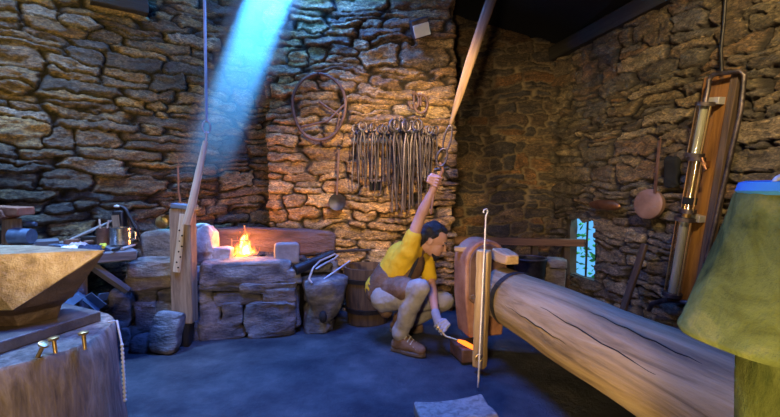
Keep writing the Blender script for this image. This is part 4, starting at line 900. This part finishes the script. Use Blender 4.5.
# ------------------------------------------------------------------ the smith
man = thing('person', 'crouching person in yellow shirt and leather apron, one arm raised to the pull', 'person', P(400, 352, 3.25) * V((1, 1, 0)) if False else (P(400, 352, 3.3).x, 3.35, 0))
hipR, hipL = P(385, 297, 3.40), P(390, 296, 3.60)
pel = P(386, 291, 3.50); waist = P(392, 277, 3.48); chest = P(405, 260, 3.46); neck = P(418, 246, 3.45); headc = P(434, 240.5, 3.41)
shR, shL = P(408, 251, 3.31), P(425, 255, 3.62)
elR, wrR = P(420, 217, 3.27), P(432, 191.5, 3.23)
elL, wrL = P(431, 284, 3.50), P(435.5, 313, 3.30)
knR, anR = P(420, 288, 3.13), P(400, 335, 3.24)
knL, anL = P(444, 301, 3.52), P(399, 327, 3.70)
q = MB()
q.limb([pel, waist, chest], [.135, .125, .145]); q.cap(chest, neck, .125, .06); q.cap(shR, shL, .062, .062); q.cap(chest, shR, .1, .065); q.cap(chest, shL, .1, .065)
q.limb([hipR, knR, anR], [.088, .058, .042]); q.limb([hipL, knL, anL], [.088, .058, .042])
q.limb([shR, elR], [.055, .041]); q.cap(elR, elR.lerp(wrR, .3), .041, .043); q.cap(elR.lerp(wrR, .3), wrR, .043, .026)
q.limb([shL, elL], [.053, .041]); q.cap(elL, elL.lerp(wrL, .3), .041, .042); q.cap(elL.lerp(wrL, .3), wrL, .042, .027)
# head: axes: fwd = where he looks
fwd = V((.86, -.22, -.48)).normalized(); up_ = V((.46, -.02, .88)); up_ = (up_ - fwd * up_.dot(fwd)).normalized(); sd_ = fwd.cross(up_)   # sd_ towards his right (viewer)
if sd_.y > 0: sd_ = -sd_
HR = Matrix((fwd, sd_, up_)).transposed()
def Hd(f, s, u): return headc + (fwd * f + sd_ * s + up_ * u) * 1.10
q.cap(neck, Hd(-.02, 0, -.06), .058, .054)
q.ball(Hd(-.012, 0, .025), (0.1078, 0.0836, 0.1012), HR); q.ball(Hd(.03, 0, -.04), (0.0726, 0.066, 0.0792), HR)
q.cap(Hd(.05, 0, -.085), Hd(.072, 0, -.09), .030, .022)                                           # chin
q.cap(Hd(.082, 0, .012), Hd(.104, 0, -.026), .010, .0125); q.ball(Hd(.093, .011, -.031), .009); q.ball(Hd(.093, -.011, -.031), .009)   # nose
q.cap(Hd(.070, .032, .020), Hd(.070, -.032, .020), .015, .015)                                     # brow
q.cap(Hd(.080, .018, -.058), Hd(.080, -.018, -.058), .010, .010)                                  # lips
for s in (-1, 1):
    q.ball(Hd(.056, s * .034, -.020), (.024, .022, .022), HR)                                        # cheekbones
    q.ball(Hd(-.012, s * .076, -.012), (.020, .009, .032), HR)                                     # ears
# fists
def fist(q, c, axis, out, toarm, r=.015, s=1.0, gap=.0222):
    """four fingers closed round a bar through c along axis; out = side the knuckles face; toarm = towards the wrist"""
    axis = axis.normalized(); o_ = (out - axis * out.dot(axis)).normalized(); w_ = axis.cross(o_)
    if w_.dot(toarm) < 0: w_ = -w_
    for i in range(4):
        b = c + axis * ((i - 1.5) * gap * s); L_ = (1.0, 1.08, 1.0, .84)[i]
        fr_ = [.0098, .0092, .0086, .0078]
        ang_ = [15, 78, 150, 222]
        pr_ = [b + (w_ * math.cos(math.radians(t)) + o_ * math.sin(math.radians(t))) * (r + .010) * (1.35 if k == 0 else 1.12 if k == 1 else 1) * (.9 + .1 * L_) for k, t in enumerate(ang_)]
        q.limb(pr_, [f * s for f in fr_], n=10)
    for i in range(3):
        b0 = c + axis * ((i - 1.0) * gap * 1.05 * s); q.cap(b0 + w_ * .024 + o_ * .008, b0 + w_ * .068 + o_ * .0 - axis * (i - 1) * .006, .0145 * s, .0155 * s, n=10)   # palm
    th0 = c + w_ * .055 - axis * .035 - o_ * .012; q.limb([th0, c + w_ * .018 - axis * .042 - o_ * .016, c - w_ * .014 - axis * .034 - o_ * .010 + o_ * .03], [.0155, .0125, .0095], n=10)
hc_ = P(437, 182, 3.22); hax = (P(433, 198, yh) - P(443, 170, yh)).normalized()
fist(q, hc_, hax, V((.35, -.95, .1)), wrR - hc_); q.cap(wrR, hc_ + (wrR - hc_).normalized() * .055, .027, .030)
q.build('body', M['skin'], man, remesh=.0036, iters=2)
# gloved hand holding the bar
q = MB(); gc = P(440, 328.5, 3.17); gax = (g1 - g0).normalized()
fist(q, gc, gax, V((.3, -.9, -.2)), wrL - gc, r=.012, s=1.04, gap=.0232); q.cap(wrL, gc + (wrL - gc).normalized() * .05, .036, .034); q.cap(wrL + (elL - wrL).normalized() * .005, wrL, .034, .033)
q.build('glove', M['glove'], man, remesh=.0034, iters=2)
# hair, beard, eyes
q = MB(); q.ball(Hd(-.032, 0, .042), (0.1034, 0.0924, 0.0968), HR, noise=.022, freq=18); q.ball(Hd(-.078, 0, -.01), (0.055, 0.0836, 0.0902), HR, noise=.014, freq=16); q.ball(Hd(.012, .0, .092), (.048, .060, .030), HR, noise=.010, freq=18); q.ball(Hd(-.07, 0, -.075), (.035, .06, .05), HR, noise=.02, freq=18); q.ball(Hd(-.085, .05, -.06), (.03, .03, .06), HR, noise=.015, freq=20)
q.cap(Hd(.0, .068, .05), Hd(-.012, .076, .02), .022, .014); q.cap(Hd(.0, -.068, .05), Hd(-.012, -.076, .02), .022, .014)
q.cap(Hd(-.095, .0, -.03), Hd(-.10, .0, -.11), .055, .035)
q.build('hair', M['hair'], man, remesh=.007, iters=2)
q = MB(); q.cap(Hd(.070, 0, -.098), Hd(.076, 0, -.118), .030, .014); q.cap(Hd(.086, .022, -.050), Hd(.088, -.022, -.050), .008, .008)
for s in (-1, 1): q.cap(Hd(.064, s * .026, -.10), Hd(.040, s * .040, -.086), .017, .010)
q.build('beard', M['hair'], man, remesh=.005, iters=2)
q = MB()
for s in (-1, 1): q.ball(Hd(.078, s * .030, .003), (.008, .011, .006), HR, n=12); q.cap(Hd(.087, s * .014, .026), Hd(.076, s * .042, .027), .005, .004)
q.build('eye', M['eye'], man)
# yellow shirt
def bulge(q, pts, rs, **k): q.limb(pts, rs, **k)
q = MB(); bulge(q, [pel + V((-.02, 0, .02)), waist, chest], [.150, .146, .158], n=18); q.cap(chest, neck + V((0, 0, -.012)), .140, .072)
q.cap(chest, shR, .118, .080); q.cap(chest, shL, .115, .080); q.cap(shR, shR.lerp(elR, .42), .078, .068); q.cap(shL, shL.lerp(elL, .72), .076, .066); q.cap(shR, shL, .074, .074)
q.cap(waist.lerp(chest, .3) + V((0, -.05, 0)), shR.lerp(elR, .12), .11, .075)
q.build('shirt', M['tee'], man, remesh=.008, iters=4, folds=.024)
# leather apron: bib over chest front, band round the waist, skirt over the thighs
tf = (chest - pel).normalized(); af = V((.62, -.5, -.35)); af = (af - tf * af.dot(tf)).normalized()
q = MB(); q.cap(chest + af * .055 + tf * .01, pel + af * .055 + tf * .05, .118, .135, n=18); q.cap(pel + V((-.01, 0, .012)), waist - tf * .01, .160, .157, n=18)
q.cap(pel + V((.02, -.04, .02)), hipR.lerp(knR, .62) + V((0, -.01, .012)), .128, .100); q.cap(pel + V((.03, .02, .01)), hipL.lerp(knL, .5) + V((0, 0, .02)), .122, .090)
q.cap(pel + V((-.05, .0, -.02)), P(386, 312, 3.42), .11, .05)
q.cap(chest + af * .09 + tf * .03, neck + af * .05 - tf * .02 + V((0, -.04, 0)), .045, .022)
q.build('apron', M['apron'], man, remesh=.008, iters=3, folds=.022)
q = MB(); q.limb([neck + V((.02, -.062, .0)), chest + af * .14 + V((-.02, -.07, .06)), waist + af * .165 + V((-.02, -.08, .02))], [.012, .013, .013]); q.build('apron_strap', M['darkcloth'], man, remesh=.006, iters=2)
# trousers
q = MB(); q.cap(hipR, hipL, .115, .115); q.cap(pel - tf * .03, hipR.lerp(hipL, .5), .13, .12)
q.limb([hipR + V((0, 0, -.012)), hipR.lerp(knR, .5) + V((0, 0, -.03)), knR], [.112, .098, .074]); q.limb([knR, knR.lerp(anR, .4) + V((-.016, .012, 0)), anR + V((.004, 0, .015))], [.074, .076, .064])
q.limb([hipL + V((0, 0, -.012)), hipL.lerp(knL, .5) + V((0, 0, -.02)), knL], [.110, .098, .078]); q.limb([knL, knL.lerp(anL, .5), anL + V((.02, 0, .015))], [.078, .072, .060])
q.build('trousers', M['jeans'], man, remesh=.0075, iters=3, folds=.026)
# boots
def boot(an_, toe, up=V((0, 0, 1)), heel_z=.0):
    d = (toe - an_); d.z = 0; d.normalize(); R = Matrix((d, V((0, 0, 1)).cross(d), V((0, 0, 1)))).transposed(); o = V((an_.x, an_.y, heel_z))
    B = lambda x, y, z: o + R @ V((x, y, z))
    bt = MB(); bt.cap(B(0, 0, .12), B(-.005, 0, .065), .055, .052); bt.cap(B(-.035, 0, .052), B(.06, 0, .06), .045, .050); bt.limb([B(.0, 0, .095), B(.09, 0, .062), B(.165, 0, .048)], [.052, .046, .040]); bt.cap(B(.10, .012, .045), B(.17, -.004, .044), .046, .042)
    ob = bt.build('boot', M['boot'], man, remesh=.006, iters=3)
    sl = MB(); out = [(-.085, 0), (-.07, -.036), (.0, -.038), (.08, -.050), (.15, -.050), (.20, -.030), (.215, 0), (.20, .030), (.15, .046), (.08, .048), (.0, .038), (-.07, .036)]
    vs = [B(x, y, z) for z in (.0, .026) for x, y in out]; m = len(out)
    sl.add(vs, [tuple(range(m))[::-1], tuple(range(m, 2 * m))] + [(i, (i + 1) % m, m + (i + 1) % m, m + i) for i in range(m)]); sl.build('sole', M['sole'], ob, bevel=.005)
    lc = MB()
    for i in range(6):
        x = .03 + .024 * i; z = .158 - .0165 * i - (.006 if i == 0 else 0); lc.tube([B(x, -.040, z - .026), B(x + .008, 0, z + .002), B(x, .040, z - .026)], .0055, 6)
    lc.build('lace', M['lace'], ob)
boot(V((anR.x + .005, anR.y, 0)), P(424, 354, 3.14))
boot(V((anL.x, anL.y, 0)), V((anL.x + .3, anL.y - .02, 0)))

# ------------------------------------------------------------------ smoke in the light shaft
def smokemat():
    m, nt, out = newmat('forge_smoke'); L = nt.links
    tc = nt.nodes.new('ShaderNodeTexCoord'); se = nt.nodes.new('ShaderNodeSeparateXYZ'); L.new(tc.outputs['Object'], se.inputs[0])
    nz = N(nt, 'ShaderNodeTexNoise', Scale=2.6, Detail=4.0, Distortion=.8); L.new(tc.outputs['Object'], nz.inputs['Vector'])
    mr_ = N(nt, 'ShaderNodeMapRange'); mr_.inputs['From Min'].default_value = SM0; mr_.inputs['From Max'].default_value = SM1; mr_.inputs['To Min'].default_value = 0; mr_.inputs['To Max'].default_value = 1
    L.new(se.outputs['Z'], mr_.inputs['Value'])
    pw_ = N(nt, 'ShaderNodeMath', operation='POWER'); L.new(mr_.outputs[0], pw_.inputs[0]); pw_.inputs[1].default_value = 1.25
    n2_ = N(nt, 'ShaderNodeMath', operation='MULTIPLY_ADD'); L.new(nz.outputs['Fac'], n2_.inputs[0]); n2_.inputs[1].default_value = 1.6; n2_.inputs[2].default_value = .2
    mu = N(nt, 'ShaderNodeMath', operation='MULTIPLY'); L.new(pw_.outputs[0], mu.inputs[0]); L.new(n2_.outputs[0], mu.inputs[1])
    m2 = N(nt, 'ShaderNodeMath', operation='MULTIPLY'); L.new(mu.outputs[0], m2.inputs[0]); m2.inputs[1].default_value = 2.3
    vs = N(nt, 'ShaderNodeVolumeScatter'); vs.inputs['Color'].default_value = (.8, .88, 1, 1); vs.inputs['Anisotropy'].default_value = .1
    L.new(m2.outputs[0], vs.inputs['Density']); L.new(vs.outputs[0], out.inputs['Volume']); return m
SM0, SM1 = -.1, 1.75
q = MB(); z0_, z1_ = 1.35, BZ - .02
x0_, x1_ = beamx(z0_), beamx(z1_)
q.add([(x + sx * .25, 3.89 + sy * .19, z) for z, x in ((z0_, x0_), (z1_, x1_)) for sx, sy in ((-1, -1), (1, -1), (1, 1), (-1, 1))], [(0, 3, 2, 1), (4, 5, 6, 7), (0, 1, 5, 4), (1, 2, 6, 5), (2, 3, 7, 6), (3, 0, 4, 7)])
tag(q.build('smoke', smokemat(), smooth=False, loc=(x0_, 3.89, z0_)), 'blue lit smoke in the shaft of daylight from the roof', 'smoke', kind='stuff')

# ------------------------------------------------------------------ lights
def aim(o, tgt): o.rotation_euler = (V(tgt) - o.location).to_track_quat('-Z', 'Y').to_euler()
def lamp(kind, name, loc, tgt, energy, col, **k):
    l = bpy.data.lights.new(name, kind); l.energy = energy; l.color = col
    for a_, b_ in k.items(): setattr(l, a_, b_)
    o = bpy.data.objects.new(name, l); C.objects.link(o); o.location = loc
    if tgt: aim(o, tgt)
    return o
R_ = math.radians
# daylight through the roof light and the smoke hole, with an added bench fill
lamp('AREA', 'roof_daylight', (-.35, 2.45, roofz(-.35) - .01), (-.35, 2.46, 0), 82, (.05, .17, 1.0), shape='RECTANGLE', size=.9, size_y=.9, spread=R_(115))
lamp('AREA', 'roof_fill_bench', (-2.45, 2.65, roofz(-2.45) - .01), (-2.4, 2.66, 0), 62, (.22, .45, 1.0), shape='RECTANGLE', size=.6, size_y=.6, spread=R_(72))  # added fill that brightens the bench from above
bd = V((beamx(4.0) - beamx(3.0), 0, 1)).normalized()
lamp('SPOT', 'shaft_daylight', V((HX, 3.89, BZ)) + bd * 12, (HX, 3.89, BZ), 2600000, (.04, .32, 1.0), spot_size=R_(4.6), spot_blend=.1, shadow_soft_size=.2)
# warm lamps out of view, with unseen fills added for single things
lamp('SPOT', 'warm_lamp_pier', (.45, 2.1, 2.75), (-.05, 4.4, 1.45), 440, (1, .74, .36), spot_size=R_(52), spot_blend=1.0, shadow_soft_size=.08)
lamp('SPOT', 'warm_lamp_left', (-2.1, 1.1, 2.1), (-2.5, 3.5, 2.6), 205, (1, .74, .22), spot_size=R_(64), spot_blend=.9, shadow_soft_size=.08)
lamp('SPOT', 'warm_lamp_right', (1.3, 1.3, 2.75), (2.55, 3.1, 1.95), 270, (1, .76, .38), spot_size=R_(66), spot_blend=.9, shadow_soft_size=.08)
lamp('SPOT', 'warm_lamp_corner', (-1.5, 1.45, 2.35), (1.75, 5.2, 2.0), 230, (1, .74, .38), spot_size=R_(26), spot_blend=.8, shadow_soft_size=.06)
lamp('SPOT', 'warm_lamp_front', (-.2, .3, 1.35), (.35, 3.3, 1.2), 235, (1, .76, .45), spot_size=R_(62), spot_blend=.9, shadow_soft_size=.1)
lamp('SPOT', 'warm_fill_bench', (-1.15, 1.0, 1.5), (-1.75, 3.3, .75), 75, (1, .74, .42), spot_size=R_(60), spot_blend=.9, shadow_soft_size=.1)  # unseen spot added to warm the post and bench
lamp('SPOT', 'warm_fill_log', (.0, .75, .32), (.98, 2.45, .45), 100, (1, .72, .30), spot_size=R_(50), spot_blend=.9, shadow_soft_size=.1)  # unseen low fill aimed to warm the side of the log
lamp('AREA', 'smoke_hole_fill', (HX, 3.89, roofz(HX) - .01), (HX - .1, 3.8, 0), 75, (.06, .22, 1.0), shape='RECTANGLE', size=.3, size_y=.2, spread=R_(125))  # area light added in the smoke hole to turn the hearth blue
lamp('SPOT', 'warm_fill_anvil', (-.75, .35, .75), (-1.65, 1.75, .72), 38, (1, .74, .36), spot_size=R_(60), spot_blend=.8, shadow_soft_size=.1)  # unseen spot added to gild the anvil and stump front
lamp('SPOT', 'warm_fill_canvas', (.1, .25, .8), (1.0, 1.1, .8), 48, (1, .80, .42), spot_size=R_(75), spot_blend=.9, shadow_soft_size=.1)  # unseen spot added to brighten the canvas hood
lamp('POINT', 'fire_light', FIRE + V((0, -.05, .05)), None, 16, (1, .36, .08), shadow_soft_size=.09)
lamp('POINT', 'outside_daylight', tuple(cb(.5, wz1 + .5, .9)), None, 60, (.4, .85, 1), shadow_soft_size=.2)
w_ = bpy.data.worlds.new('World'); bpy.context.scene.world = w_; w_.use_nodes = True
bg = w_.node_tree.nodes['Background']; bg.inputs['Color'].default_value = (.14, .5, 1.0, 1); bg.inputs['Strength'].default_value = .8

# ------------------------------------------------------------------ camera
cd = bpy.data.cameras.new('camera'); cam = bpy.data.objects.new('camera', cd); C.objects.link(cam)
cd.sensor_width = 36; cd.lens = 36 * F / 780; cam.location = CAM; cam.rotation_euler = (PI / 2 - PITCH, 0, 0); cd.clip_start = .02
sc_ = bpy.context.scene; sc_.camera = cam
sc_.view_settings.view_transform = 'Standard'; sc_.view_settings.look = 'None'; sc_.view_settings.exposure = 0.4; sc_.view_settings.gamma = 1.0
sc_.cycles.use_denoising = True; sc_.cycles.max_bounces = 6; sc_.cycles.volume_bounces = 0; sc_.cycles.transparent_max_bounces = 8
sc_.cycles.caustics_reflective = False; sc_.cycles.caustics_refractive = False
